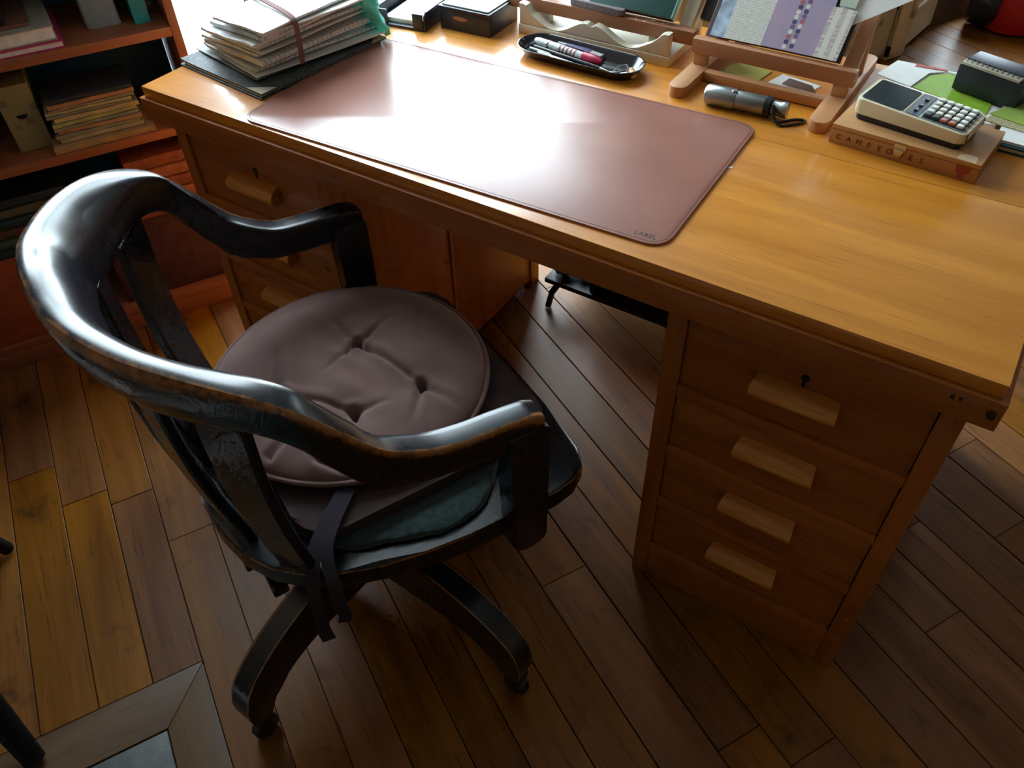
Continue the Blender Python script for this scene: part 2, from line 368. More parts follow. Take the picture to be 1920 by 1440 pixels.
# ================================================================== desk
H = 0.773
EY = 0.008
desk = tag(empty('writing_desk', (0.75, 0.38, 0)), 'large golden oak pedestal desk with four-drawer pedestals', 'desk')
def dbox(name, x0, x1, y0, y1, z0, z1, mat, bev=0.0015, parent=None):
    return box(name, x0, x1, y0, y1, z0, z1, mat, parent or desk, bev, (-0.75, -0.38, 0) if parent is None else (0, 0, 0))
DEP = 0.765
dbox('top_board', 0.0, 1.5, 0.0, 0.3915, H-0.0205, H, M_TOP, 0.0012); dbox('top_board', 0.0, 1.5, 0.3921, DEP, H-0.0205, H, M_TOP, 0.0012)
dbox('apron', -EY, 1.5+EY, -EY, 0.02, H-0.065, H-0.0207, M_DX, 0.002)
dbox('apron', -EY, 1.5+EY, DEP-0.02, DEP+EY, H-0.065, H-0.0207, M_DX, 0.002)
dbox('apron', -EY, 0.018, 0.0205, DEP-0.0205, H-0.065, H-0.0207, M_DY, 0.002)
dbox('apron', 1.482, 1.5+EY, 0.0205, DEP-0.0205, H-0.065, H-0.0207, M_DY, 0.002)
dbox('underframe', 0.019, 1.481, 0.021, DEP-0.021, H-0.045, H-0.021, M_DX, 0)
ZA = H-0.0655
def pedestal(x0, x1):
    yf, yb = 0.03, 0.735; st = 0.030
    p = empty('pedestal', (-0.75, -0.38, 0)); p.parent = desk
    def b(name, *a, mat=M_DZ, bev=0.0015): return box(name, *a, mat, p, bev)
    b('stile', x0, x0+st, yf, yf+0.04, 0, ZA); b('stile', x1-st, x1, yf, yf+0.04, 0, ZA)
    b('stile', x0, x0+st, yb-0.04, yb, 0, ZA); b('stile', x1-st, x1, yb-0.04, yb, 0, ZA)
    for xa, xb in ((x0+0.004, x0+0.02), (x1-0.02, x1-0.004)):
        b('side_panel', xa, xb, yf+0.0405, 0.352, 0.02, ZA-0.001); b('side_panel', xa, xb, 0.364, yb-0.0405, 0.02, ZA-0.001)
        b('muntin', xa-0.003, xb+0.003, 0.3535, 0.3625, 0.02, ZA-0.001)
    b('back_panel', x0+st+0.001, x1-st-0.001, yb-0.02, yb-0.004, 0.02, ZA-0.001)
    b('plinth', x0+st+0.0005, x1-st-0.0005, yf+0.001, yf+0.022, 0.0, 0.107, mat=M_DX)
    for z0, z1 in ((0.518, 0.540), (0.374, 0.396), (0.232, 0.253)):
        b('rail', x0+st+0.0005, x1-st-0.0005, yf+0.0, yf+0.022, z0, z1, mat=M_DX, bev=0.002)
    return p
ped_r = pedestal(1.0765, 1.4818); ped_l = pedestal(0.012, 0.417)
def halfround(w, h, dep, nseg=7):
    """half-round bar along x, bulging to -y, ends undercut"""
    pts = [(-dep*math.sin(PI*i/nseg)**0.75, -h/2*math.cos(PI*i/nseg)) for i in range(nseg+1)]
    bm = bmesh.new(); ra = []; rb = []
    for y, z in pts:
        e = 0.004*(1 - abs(y)/dep)
        ra.append(bm.verts.new((-w/2+e, y, z))); rb.append(bm.verts.new((w/2-e, y, z)))
    for i in range(nseg): bm.faces.new((ra[i], rb[i], rb[i+1], ra[i+1]))
    bm.faces.new(ra); bm.faces.new(rb[::-1]); bm.faces.new((ra[0], ra[-1], rb[-1], rb[0]))
    return tome(bm, 'handle')
HME = halfround(0.124, 0.036, 0.028, 12)
HME.materials.append(M_HANDLE); smooth_by_angle(HME, 0.9)
for px, p in ((1.0765, ped_r), (0.012, ped_l)):
    for k, (z0, z1, hz) in enumerate(((0.5405, ZA-0.003, 0.607), (0.3965, 0.5175, 0.469), (0.2535, 0.3735, 0.326), (0.1075, 0.2315, 0.181))):
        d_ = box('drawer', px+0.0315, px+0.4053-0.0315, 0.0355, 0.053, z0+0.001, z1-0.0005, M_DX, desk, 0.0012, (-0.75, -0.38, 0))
        h = bpy.data.objects.new('handle', HME); COL.objects.link(h); h.parent = d_; h.location = (px+0.203, 0.0358, hz)
        if k == 0:
            kp = [(0.0062*math.cos(a), 0.004+0.0062*math.sin(a)) for a in [(-PI/2+0.45)+i*(2*PI-0.9)/10 for i in range(11)]] + [(-0.0022, -0.012), (0.0022, -0.012)]
            kk = front_prism('keyhole', [(px+0.203+0.004+x, 0.640+z) for x, z in kp], 0.0345, 0.0356, M_IRON, d_)

# ================================================================== swivel chair
UC = 0.723; TH = math.radians(-24.8)
CU = Vector((math.cos(TH), math.sin(TH), 0)); CV = Vector((-math.sin(TH), math.cos(TH), 0))
chair = tag(empty('swivel_chair', CU*UC, TH), 'worn black wooden swivel armchair with curved back and fan slats', 'chair')
half = [(0.0, -0.267, 0.915), (0.06, -0.264, 0.907), (0.10, -0.254, 0.901), (0.14, -0.236, 0.897), (0.178, -0.213, 0.892), (0.216, -0.181, 0.885), (0.244, -0.150, 0.875), (0.268, -0.115, 0.859), (0.287, -0.080, 0.835), (0.296, -0.053, 0.807), (0.301, -0.020, 0.765), (0.301, 0.003, 0.736), (0.298, 0.030, 0.711), (0.297, 0.072, 0.687), (0.300, 0.115, 0.679), (0.302, 0.163, 0.676), (0.304, 0.205, 0.672), (0.305, 0.222, 0.668)]
full = [(-w, v, z) for w, v, z in half[:0:-1]] + half
path = catmull(full, 6)
PA = [(0.000, -0.010), (0.004, -0.001), (0.014, 0.001), (0.026, -0.005), (0.036, -0.016), (0.044, -0.030), (0.050, -0.048), (0.055, -0.068), (0.059, -0.086), (0.058, -0.096), (0.050, -0.102), (0.035, -0.104), (0.022, -0.100), (0.012, -0.080), (0.006, -0.055), (0.002, -0.03)]
PB = [(0.000, -0.0035), (0.0022, -0.0004), (0.0055, 0.0), (0.014, 0.0006), (0.026, 0.0006), (0.0345, 0.0), (0.0375, -0.003), (0.0375, -0.014), (0.036, -0.036), (0.035, -0.050), (0.031, -0.054), (0.018, -0.055), (0.005, -0.054), (0.001, -0.048), (0.0, -0.03), (0.0, -0.0085)]
WEAR = [0.85, 0.80, 0.42, 0.0, 0, 0.10, 0.30, 0.05, 0, 0, 0, 0, 0, 0, 0.0, 0.50]
bm = bmesh.new(); wl_ = bm.verts.layers.float.new('wear'); rings = []
n = len(path)
for i, p in enumerate(path):
    p = Vector(p); a = Vector(path[max(i-1, 0)]); b_ = Vector(path[min(i+1, n-1)]); T = b_ - a
    Tp = Vector((T.x, T.y, 0)); sl = min(1.7, T.length / max(Tp.length, 1e-6)); Tp.normalize()
    N = Vector((-Tp.y, Tp.x, 0))                   # inward (left of travel -u -> +u round the back)
    if N.dot(Vector((0, 0.05, 0)) - Vector((p.x, p.y, 0))) < 0: N = -N
    beta = min(1, max(0, (p.y + 0.245) / 0.17)); beta = beta*beta*(3-2*beta)
    end = max(0, (p.y - 0.205) / 0.017)
    ring = []
    for k in range(16):
        ia, dz = PA[k][0]*(1-beta) + PB[k][0]*beta, PA[k][1]*(1-beta) + PB[k][1]*beta*(1 + (sl-1)*0.9*beta)
        v = bm.verts.new(p + N*ia + Vector((0, 0, dz - (0.004*end if dz > -0.02 else 0))))
        front = max(0, (p.y-0.12)/0.1)
        v[wl_] = min(1, WEAR[k]*(0.75+0.25*beta) + (0.45*max(0, (p.y-0.185)/0.04) if k in (0, 1, 2, 3, 4, 5, 6, 15) else 0))
        ring.append(v)
    rings.append(ring)
for a, b_ in zip(rings, rings[1:]):
    for k in range(16): bm.faces.new((a[k], a[(k+1) % 16], b_[(k+1) % 16], b_[k]))
for r_, d in ((rings[0], 1), (rings[-1], 1)):
    c = bm.verts.new(sum((v.co for v in r_), Vector())/16 + Vector((0, 0.004, 0))); c[wl_] = 0.5
    for k in range(16): bm.faces.new((r_[k], r_[(k+1) % 16], c))
me = tome(bm, 'arm_rail'); rail = link('arm_rail', me, M_EB, chair, smooth=True)
smooth_by_angle(me, 0.85)
wn = rail.modifiers.new('weighted', 'WEIGHTED_NORMAL'); wn.keep_sharp = True; wn.weight = 80

def set_wear(me, fn):
    at = me.attributes.new('wear', 'FLOAT', 'POINT')
    for i, v in enumerate(me.vertices): at.data[i].value = fn(v.co)
# slats
def slat(top, bot, wt, wb, ang_t, ang_b, thick=0.016):
    bm = bmesh.new(); rg = []
    N_ = 8
    for i in range(N_+1):
        f = i/N_; c = Vector(top)*(1-f) + Vector(bot)*f
        bow = -0.012*math.sin(PI*f); c += Vector((0, bow, 0))
        w = wt*(1-f) + wb*f; ang = ang_t*(1-f) + ang_b*f
        t = Vector((math.cos(ang), math.sin(ang), 0)); nn = Vector((-t.y, t.x, 0))
        rg.append([bm.verts.new(c + t*x*w/2 + nn*y*thick/2) for x, y in ((-1, -.6), (-.9, -1), (.9, -1), (1, -.6), (1, .6), (.9, 1), (-.9, 1), (-1, .6))])
    for a, b_ in zip(rg, rg[1:]):
        for k in range(8): bm.faces.new((a[k], a[(k+1) % 8], b_[(k+1) % 8], b_[k]))
    bm.faces.new(rg[0]); bm.faces.new(rg[-1])
    me = tome(bm, 'slat'); smooth_by_angle(me, 0.5); return link('slat', me, M_EB, chair)
for s_ in (-1, 1):
    slat((s_*0.200, -0.140, 0.800), (s_*0.190, -0.115, 0.444), 0.080, 0.066, s_*0.55, s_*0.60)
    slat((s_*0.098, -0.201, 0.815), (s_*0.090, -0.163, 0.444), 0.056, 0.052, s_*0.30, s_*0.30)
slat((0, -0.219, 0.825), (0, -0.178, 0.444), 0.056, 0.050, 0, 0)
# seat
def seat_outline(o=0.0):
    hp = [(0.0, -0.202), (0.06, -0.198), (0.12, -0.183), (0.17, -0.155), (0.205, -0.118), (0.228, -0.08), (0.253, -0.019), (0.266, 0.045), (0.275, 0.113), (0.278, 0.18), (0.280, 0.262), (0.274, 0.298), (0.256, 0.326), (0.225, 0.341), (0.12, 0.347), (0.0, 0.349)]
    pts = [(x+(-o if x > 0.02 else 0), y-(o if y > 0.1 else -o)) for x, y in hp]
    return pts + [(-x, y) for x, y in pts[-2:0:-1]]
me = tome(prism_bm(seat_outline(), 0.408, 0.450, 0.009, 3), 'seat'); smooth_by_angle(me, 0.6)
set_wear(me, lambda c: 0.75 if 0.4425 < c.z < 0.4492 else 0.0)
link('seat', me, M_EB, chair)
me = tome(prism_bm(seat_outline(0.03), 0.392, 0.4078, 0.004, 2), 'seat_rim'); link('seat_batten', me, M_EB, chair)
for s_ in (-1, 1):
    x0, x1 = (0.266, 0.306) if s_ > 0 else (-0.306, -0.266)
    pts = [(0.170, 0.400)] + [(0.199 - 0.027*math.cos(a), 0.398 - 0.016*math.sin(a)) for a in [PI*i/6 for i in range(7)]][1:-1] + [(0.227, 0.400), (0.229, 0.56), (0.230, 0.640), (0.224, 0.646), (0.168, 0.646), (0.170, 0.55)]
    o = side_prism('arm_post', pts, x0, x1, M_EB, chair, 0.004)
    set_wear(o.data, lambda c: 0.7 if (0.2678 < abs(c.x) < 0.3050 and (abs(c.x) < 0.2695 or abs(c.x) > 0.3030)) else 0.0)
# base
hub_xy = (0.039, 0.027)
lathe('swivel_column', [(0.030, 0.135), (0.048, 0.15), (0.052, 0.27), (0.036, 0.285), (0.022, 0.30), (0.022, 0.37), (0.10, 0.375), (0.105, 0.3915)], M_IRON, chair, 20, (hub_xy[0], hub_xy[1], 0))
legtop = catmull([(0.03, 0.268), (0.10, 0.262), (0.18, 0.246), (0.25, 0.222), (0.305, 0.187), (0.333, 0.145), (0.337, 0.10), (0.331, 0.076)], 3)
legbot = catmull([(0.300, 0.074), (0.288, 0.098), (0.262, 0.125), (0.20, 0.146), (0.12, 0.152), (0.03, 0.150)], 3)
def leg_mesh():
    bm = prism_bm([(a, z) for a, z in legtop] + [(a, z) for a, z in legbot], -0.021, 0.021, 0.0045, 2)
    for v in bm.verts: v.co = Vector((v.co.x, v.co.z, v.co.y))
    me = tome(bm, 'leg'); smooth_by_angle(me, 0.6)
    def wf(c):
        e = min(math.hypot(c.x-a, c.z-z) for a, z in legtop)
        return 1.3 if (e < 0.007 and 0.0175 < abs(c.y) < 0.02085) else 0.0
    set_wear(me, wf); return me
LEG = leg_mesh(); LEG.materials.append(M_EB)
wheel_me = tome(lathe_bm([(0.004, -0.011), (0.020, -0.011), (0.024, -0.007), (0.024, 0.007), (0.020, 0.011), (0.004, 0.011)], 20), 'wheel')
for v in wheel_me.vertices: v.co = Vector((v.co.x, v.co.z, v.co.y))
wheel_me.materials.append(M_BLACK); smooth_by_angle(wheel_me, 0.6)
fork_me = tome(box_bm(-0.016, 0.016, -0.016, 0.016, 0.044, 0.078, 0.004), 'fork')
bmx = bmesh.new(); bmx.from_mesh(fork_me)
for s_ in (-1, 1):
    b2 = box_bm(-0.010, 0.010, s_*0.0145-0.002, s_*0.0145+0.002, 0.018, 0.05, 0.001, 1); tmp = bpy.data.meshes.new('t'); b2.to_mesh(tmp); b2.free(); bmx.from_mesh(tmp); bpy.data.meshes.remove(tmp)
bmx.to_mesh(fork_me); bmx.free(); fork_me.materials.append(M_IRON)
for k in range(4):
    ang = math.atan2(-0.312, 0.127) + k*PI/2
    lg = bpy.data.objects.new('leg', LEG); COL.objects.link(lg); lg.parent = chair; lg.location = (hub_xy[0], hub_xy[1], 0); lg.rotation_euler = (0, 0, ang)
    cf = bpy.data.objects.new('caster_fork', fork_me); COL.objects.link(cf); cf.parent = lg; cf.location = (0.315, 0, 0)
    wh = bpy.data.objects.new('caster_wheel', wheel_me); COL.objects.link(wh); wh.parent = lg; wh.location = (0.315, 0, 0.0242)
# tilt mechanism under the back of the seat
box('tilt_bar', -0.02, 0.02, -0.13, 0.10, 0.352, 0.374, M_IRON, chair, 0.004)
box('tilt_lever', 0.082, 0.104, -0.185, -0.05, 0.372, 0.388, M_EB, chair, 0.004)
box('tilt_lever', 0.06, 0.155, -0.165, -0.140, 0.352, 0.3715, M_EB, chair, 0.004)

# ------------------------------------------------------------------ things on the seat
def chair_pt(x, y, z): p = CU*(UC+x) + CV*y; return (p.x, p.y, z)
M_BROWN = plain('brown_cotton', (0.18, 0.104, 0.092), 0.85, var=0.1, vscale=20, bmp=0.15, bscale=900, spec=0.2, sheen=0.25)
M_WOOL = plain('teal_wool', (0.028, 0.052, 0.055), 0.95, var=0.35, vscale=120, bmp=0.9, bscale=500, spec=0.1, sheen=0.4)
# woolly pad: irregular thin sheet with a fuzzy edge
bm = bmesh.new(); NR, NA = 5, 72; rg = []
for j in range(NR+1):
    ring = []
    for k in range(NA):
        a = 2*PI*k/NA; r = 0.232 + 0.010*math.sin(3*a+1) + 0.006*math.sin(7*a) + random.uniform(-0.003, 0.003)
        f = [0.0, 0.5, 0.85, 0.97, 1.0, 0.97][j]; z = [0.013, 0.013, 0.013, 0.011, 0.005, 0.0008][j]
        rr = r*max(f, 0.02); x = max(-0.255, min(0.255, rr*math.cos(a)*1.06)); y = 0.075 + rr*math.sin(a)*1.0
        ring.append(bm.verts.new((x, y, z + random.uniform(-0.001, 0.001)*(j < 5))))
    rg.append(ring)
for a, b_ in zip(rg, rg[1:]):
    for k in range(NA): bm.faces.new((a[k], a[(k+1) % NA], b_[(k+1) % NA], b_[k]))
bm.faces.new(rg[0]); bm.faces.new(rg[-1][::-1])
pad = link('wool_pad', tome(bm, 'wool_pad'), M_WOOL, None, chair_pt(0, 0, 0.4502), TH, True)
tag(pad, 'dark teal woolly pad lying directly on the chair seat', 'seat pad')
# flat brown pad
fp = prism('flat_cushion', rrect(-0.235, 0.190, -0.10, 0.325, 0.06), 0.0, 0.020, plain('dark_brown_cotton', (0.055, 0.034, 0.034), 0.9, var=0.15, bmp=0.2, bscale=600, spec=0.15), None, 0.007, chair_pt(0, 0, 0.4655), TH)
tag(fp, 'thin flat dark brown pad between woolly pad and round cushion', 'seat pad')
# tufted round cushion
CX, CY, CR = -0.07, 0.085, 0.226
tufts = [(-0.10, 0.117), (0.036, 0.166), (-0.06, -0.032), (0.036, 0.05)]
creases = [((-0.10, 0.117), (0.036, 0.166), 0.7), ((-0.06, -0.032), (0.036, 0.05), 0.5), ((-0.10, 0.117), (-0.13, 0.20), 0.45), ((0.036, 0.166), (0.11, 0.20), 0.55), ((0.036, 0.166), (0.10, 0.12), 0.5), ((-0.06, -0.032), (-0.16, 0.0), 0.5), ((-0.06, -0.032), (-0.02, -0.10), 0.5), ((0.036, 0.05), (0.11, 0.03), 0.5), ((-0.10, 0.117), (-0.06, 0.04), 0.35), ((-0.06, -0.032), (-0.11, -0.10), 0.4), ((-0.10, 0.117), (-0.20, 0.10), 0.3), ((0.036, 0.05), (0.05, 0.11), 0.25), ((0.09, -0.03), (0.135, 0.0), 0.5), ((0.04, -0.09), (0.02, -0.03), 0.4)]
def seg_d(x, y, a, b_):
    dx, dy = b_[0]-a[0], b_[1]-a[1]; L2 = dx*dx+dy*dy; t = max(0, min(1, ((x-a[0])*dx+(y-a[1])*dy)/L2)); return math.hypot(x-a[0]-t*dx, y-a[1]-t*dy), t
def cush_top(x, y):
    r = math.hypot(x-CX, y-CY)/CR; z = 0.018 + 0.042*max(0, 1 - r**2.6)**0.55
    for tx, ty in tufts:
        d = math.hypot(x-tx, y-ty); z -= 0.014*math.exp(-(d/0.035)**2) + 0.012*math.exp(-(d/0.011)**2)
    for a, b_, k in creases:
        d, t = seg_d(x, y, a, b_); fade = (1-t)**0.7 if True else 1
        z -= 0.020*k*max(fade, 0.6 if (b_ in tufts) else 0)*math.exp(-(d/0.0048)**2) - 0.006*k*math.exp(-((d-0.013)/0.009)**2)*fade
    z += 0.0016*math.sin(x*55+3*math.sin(y*40)) * max(0, 1-r)
    return z
bm = bmesh.new(); NR, NA = 84, 200; rg = []
c0 = bm.verts.new((CX, CY, cush_top(CX, CY)))
for j in range(1, NR+1):
    f = j/NR; rr = CR*f
    rg.append([bm.verts.new((CX + rr*math.cos(2*PI*k/NA)*(1+0.012*math.sin(6*PI*k/NA)), CY + rr*math.sin(2*PI*k/NA), cush_top(CX+rr*math.cos(2*PI*k/NA), CY+rr*math.sin(2*PI*k/NA)))) for k in range(NA)])
for zz, rf in ((0.012, 1.0), (0.004, 0.985), (0.0, 0.93)):
    rg.append([bm.verts.new((CX + CR*rf*math.cos(2*PI*k/NA)*(1+0.012*math.sin(6*PI*k/NA)), CY + CR*rf*math.sin(2*PI*k/NA), zz)) for k in range(NA)])
for k in range(NA): bm.faces.new((c0, rg[0][k], rg[0][(k+1) % NA]))
for a, b_ in zip(rg, rg[1:]):
    for k in range(NA): bm.faces.new((a[k], b_[k], b_[(k+1) % NA], a[(k+1) % NA]))
bm.faces.new(rg[-1][::-1])
cz = 0.4863
cush = tag(empty('round_cushion', chair_pt(0, 0, cz), TH), 'round brown tufted cotton cushion with piped edge and fabric ties', 'cushion')
link('cover', tome(bm, 'cover'), M_BROWN, cush, smooth=True)
loop = [(CX + (CR+0.002)*math.cos(2*PI*k/96)*(1+0.012*math.sin(6*PI*k/96)), CY + (CR+0.002)*math.sin(2*PI*k/96), 0.0185) for k in range(97)]
tube('piping', loop, 0.0042, M_BROWN, cush, 8)
for tx, ty in tufts:
    z = cush_top(tx, ty); lathe('tuft_stitch', [(0.0005, z-0.001), (0.004, z), (0.003, z+0.002), (0.0005, z+0.003)], plain('dark_thread', (0.02, 0.012, 0.012), 0.9), cush, 10, (tx, ty, 0))
M_TIE = plain('tie_fabric', (0.03, 0.024, 0.032), 0.9, spec=0.15)
def strap(name, pts, w, mat, parent, side=Vector((0, 1, 0)), thick=0.0016):
    bm = bmesh.new(); rg = []
    pts = catmull(pts, 5)
    for i, p in enumerate(pts):
        p = Vector(p); T = (Vector(pts[min(i+1, len(pts)-1)]) - Vector(pts[max(i-1, 0)])).normalized()
        S_ = (side - T*side.dot(T)).normalized(); N_ = T.cross(S_)
        rg.append([bm.verts.new(p + S_*a*w/2 + N_*b_*thick/2) for a, b_ in ((-1, -1), (1, -1), (1, 1), (-1, 1))])
    for a, b_ in zip(rg, rg[1:]):
        for k in range(4): bm.faces.new((a[k], a[(k+1) % 4], b_[(k+1) % 4], b_[k]))
    bm.faces.new(rg[0]); bm.faces.new(rg[-1]); me = tome(bm, name); smooth_by_angle(me, 0.8); return link(name, me, mat, parent)
strap('tie', [(0.14, -0.02, 0.012), (0.20, -0.09, 0.0), (0.243, -0.118, -0.035), (0.250, -0.120, -0.08), (0.247, -0.123, -0.12), (0.252, -0.121, -0.150)], 0.020, M_TIE, cush, Vector((0.3, 1, 0)))
strap('tie', [(0.14, -0.01, 0.012), (0.205, -0.075, 0.0), (0.256, -0.090, -0.035), (0.262, -0.092, -0.06), (0.266, -0.090, -0.085), (0.264, -0.094, -0.105)], 0.018, M_TIE, cush, Vector((0.3, 1, 0)))

# ================================================================== desk mat
def leather():
    m = bpy.data.materials.new('mat_leather'); nt, b = nodes(m); v = coords(nt); f = noise(nt, v, 7, 4, 0.5)
    lin(nt, mix(nt, ramp(nt, f, 0.3, 0.7), (0.29, 0.118, 0.088, 1), (0.36, 0.150, 0.112, 1)), b.inputs['Base Color'])
    lin(nt, math_n(nt, 'ADD', math_n(nt, 'MULTIPLY', f, 0.10), 0.26), b.inputs['Roughness'])
    setp(b, Specular_IOR_Level=0.6, Coat_Weight=0.25, Coat_Roughness=0.30); bump(nt, b, noise(nt, v, 700, 2), 0.05, 0.0005); return m
M_LEA = leather()
mat = tag(empty('desk_mat', (0.2607, 0.002, H), 0.0398), 'brown leather desk mat with rounded corners in front of the pencil tray', 'desk mat')
MW, MD = 0.7955, 0.391
prism('sheet', rrect(0, MW, 0, MD, 0.03, 8), 0.0, 0.0038, M_LEA, mat, 0.0012)
prism('backing', rrect(0.002, MW-0.002, 0.002, MD-0.002, 0.028, 8), 0.00005, 0.0012, M_BLACK, mat)
def along(pts, step):
    out = []; acc = 0; P_ = [Vector((p[0], p[1], 0)) for p in pts]; P_.append(P_[0])
    for a, b_ in zip(P_, P_[1:]):
        d = b_-a; L = d.length
        if L < 1e-6: continue
        while acc < L: out.append((a + d*(acc/L), d/L)); acc += step
        acc -= L
    return out
bm = bmesh.new()
for p, d in along(rrect(0.005, MW-0.005, 0.005, MD-0.005, 0.026, 8), 0.0042):
    nn = Vector((-d.y, d.x, 0)); q = [p + d*0.0013*a + nn*0.00035*b_ for a, b_ in ((-1, -1), (1, -1), (1, 1), (-1, 1))]
    lo = [bm.verts.new((v.x, v.y, 0.0036)) for v in q]; hi = [bm.verts.new((v.x, v.y, 0.0041)) for v in q]
    bm.faces.new(hi)
    for k in range(4): bm.faces.new((lo[k], lo[(k+1) % 4], hi[(k+1) % 4], hi[k]))
st = link('stitching', tome(bm, 'stitching'), plain('dark_stitch', (0.05, 0.02, 0.018), 0.8), mat); st['kind'] = 'stuff'
text_mesh('lettering', 'LABEL', 0.0125, plain('debossed_print', (0.045, 0.018, 0.015), 0.7), mat, Matrix.Translation((MW-0.035, 0.0165, 0.0038)) @ Matrix.Rotation(0.0, 4, 'Z') @ Matrix.Scale(0.95, 4, (1, 0, 0)), 0.0003, 1.05)
scrap = prism('paper_scrap', [(0, 0), (0.014, 0.001), (0.016, 0.006), (0.001, 0.007)], 0, 0.0006, plain('white_paper', (0.75, 0.77, 0.74), 0.7, var=0.04), None, 0, (1.0395, 0.275, H+0.0002), 0.35)
tag(scrap, 'tiny white paper scrap sticking out at the mat right edge', 'paper')

# ================================================================== paper pile on the left of the desk
M_PAP = plain('newsprint', (0.84, 0.87, 0.86), 0.75, var=0.12, vscale=60)
M_PAP2 = printed('printed_newsprint', (0.80, 0.83, 0.82), (0.45, 0.50, 0.52), 90, 1)
M_PAP3 = plain('white_envelope', (0.82, 0.84, 0.82), 0.7, var=0.05)
fo = tag(empty('portfolio_folder', (-0.006, 0.100, H), math.radians(-6.5)), 'dark marbled portfolio with pale corners under the paper pile', 'folder')
M_MARB = plain('marbled_board', (0.07, 0.085, 0.09), 0.6, var=0.6, vscale=140)
M_CORN = plain('pale_corner_cloth', (0.55, 0.52, 0.40), 0.7)
prism('back_cover', rrect(0, 0.25, 0, 0.31, 0.003, 2), 0, 0.003, M_MARB, fo)
# front cover, left edge curling up
bm = bmesh.new(); rg = []
for i in range(13):
    x = 0.25*i/12; lift = 0.002*max(0, (0.04-x)/0.04)**2
    rg.append([bm.verts.new((x, y, z + lift)) for y, z in ((0.004, 0.0075), (0.314, 0.0075), (0.314, 0.0105), (0.004, 0.0105))])
for a, b_ in zip(rg, rg[1:]):
    for k in range(4): bm.faces.new((a[k], a[(k+1) % 4], b_[(k+1) % 4], b_[k]))
bm.faces.new(rg[0]); bm.faces.new(rg[-1]); link('front_cover', tome(bm, 'front_cover'), M_MARB, fo)
prism('contents', rrect(0.006, 0.244, 0.006, 0.305, 0.002, 2), 0.0031, 0.0074, M_PAP, fo)
prism('corner', [(0.2502, 0.0038), (0.205, 0.0038), (0.2502, 0.040)], 0.0106, 0.0113, M_CORN, fo)
prism('corner', [(0.2502, 0.3142), (0.205, 0.3142), (0.2502, 0.278)], 0.0106, 0.0113, M_CORN, fo)
def paper_item(name, w, l, t, mat, loc, rot, wav=0.002, tilt=(0, 0), nx=6, ny=6, seed=0):
    rd = random.Random(seed); bm = bmesh.new(); top = []; bot = []
    ph = rd.uniform(0, 6)
    for j in range(ny+1):
        rt, rb = [], []
        for i in range(nx+1):
            x, y = w*(i/nx-0.5), l*j/ny
            dz = wav*(math.sin(ph+i*1.3)+math.sin(ph*2+j*1.1))*0.5 + wav + tilt[0]*x/w + tilt[1]*(j/ny)
            ex = rd.uniform(-0.002, 0.002) if i in (0, nx) or j in (0, ny) else 0
            rt.append(bm.verts.new((x+ex, y+ex, dz+t))); rb.append(bm.verts.new((x+ex*0.5, y+ex*0.5, dz)))
        top.append(rt); bot.append(rb)
    for j in range(ny):
        for i in range(nx):
            bm.faces.new((top[j][i], top[j][i+1], top[j+1][i+1], top[j+1][i])); bm.faces.new((bot[j][i], bot[j+1][i], bot[j+1][i+1], bot[j][i+1]))
    for j in range(ny):
        bm.faces.new((top[j][0], top[j+1][0], bot[j+1][0], bot[j][0])); bm.faces.new((top[j][nx], bot[j][nx], bot[j+1][nx], top[j+1][nx]))
    for i in range(nx):
        bm.faces.new((top[0][i], bot[0][i], bot[0][i+1], top[0][i+1])); bm.faces.new((top[ny][i], top[ny][i+1], bot[ny][i+1], bot[ny][i]))
    return link(name, tome(bm, name), mat, None, loc, rot)
lay = ['grey card sheet at the very bottom of the paper pile', 'wide pale envelope low in the paper pile, second from the bottom', 'folded newspaper third from the bottom of the pile', 'folded newspaper fourth from the bottom of the pile', 'thick folded newspaper fifth from the bottom of the pile', 'folded newspaper sixth from the bottom of the pile', 'white envelope in the middle of the pile', 'folded newspaper just above the middle white envelope', 'folded newspaper fourth from the top of the pile', 'crumpled newspaper third from the top of the pile', 'white letter second from the top of the pile', 'white newspaper topmost on the pile under the brown band']
z = H + 0.0118; pz = []
rd = random.Random(3)
for k, lab in enumerate(lay):
    t = [0.002, 0.0025, 0.005, 0.004, 0.008, 0.005, 0.003, 0.006, 0.005, 0.007, 0.003, 0.004][k]
    w = [0.215, 0.20, 0.195, 0.18, 0.175, 0.165, 0.165, 0.155, 0.15, 0.145, 0.14, 0.135][k]
    l = [0.30, 0.29, 0.29, 0.28, 0.285, 0.27, 0.275, 0.27, 0.265, 0.26, 0.26, 0.255][k]
    x = 0.100 + 0.0062*k + rd.uniform(-0.012, 0.012); y = 0.128 - 0.001*k + rd.uniform(-0.014, 0.012)
    m = [plain('grey_card', (0.30, 0.32, 0.30), 0.7), M_PAP3, M_PAP2, M_PAP, M_PAP2, M_PAP, M_PAP3, M_PAP2, M_PAP, M_PAP2, M_PAP3, M_PAP][k]
    o = paper_item('newspaper' if 'newspaper' in lab else ('envelope' if 'envelope' in lab else 'paper_sheet'), w, l, t, m, (x, y, z), math.radians(-9 + rd.uniform(-7, 7)), 0.0017, seed=k)
    tag(o, lab, 'newspaper' if 'newspaper' in lab else ('envelope' if 'envelope' in lab else 'paper'), 'papers in the pile'); z += t + 0.0036
ztop = z
c_, s_ = math.cos(math.radians(-9)), math.sin(math.radians(-9))
def pile(x, y, zz): return (0.158 + c_*x - s_*y, 0.112 + s_*x + c_*y, zz)
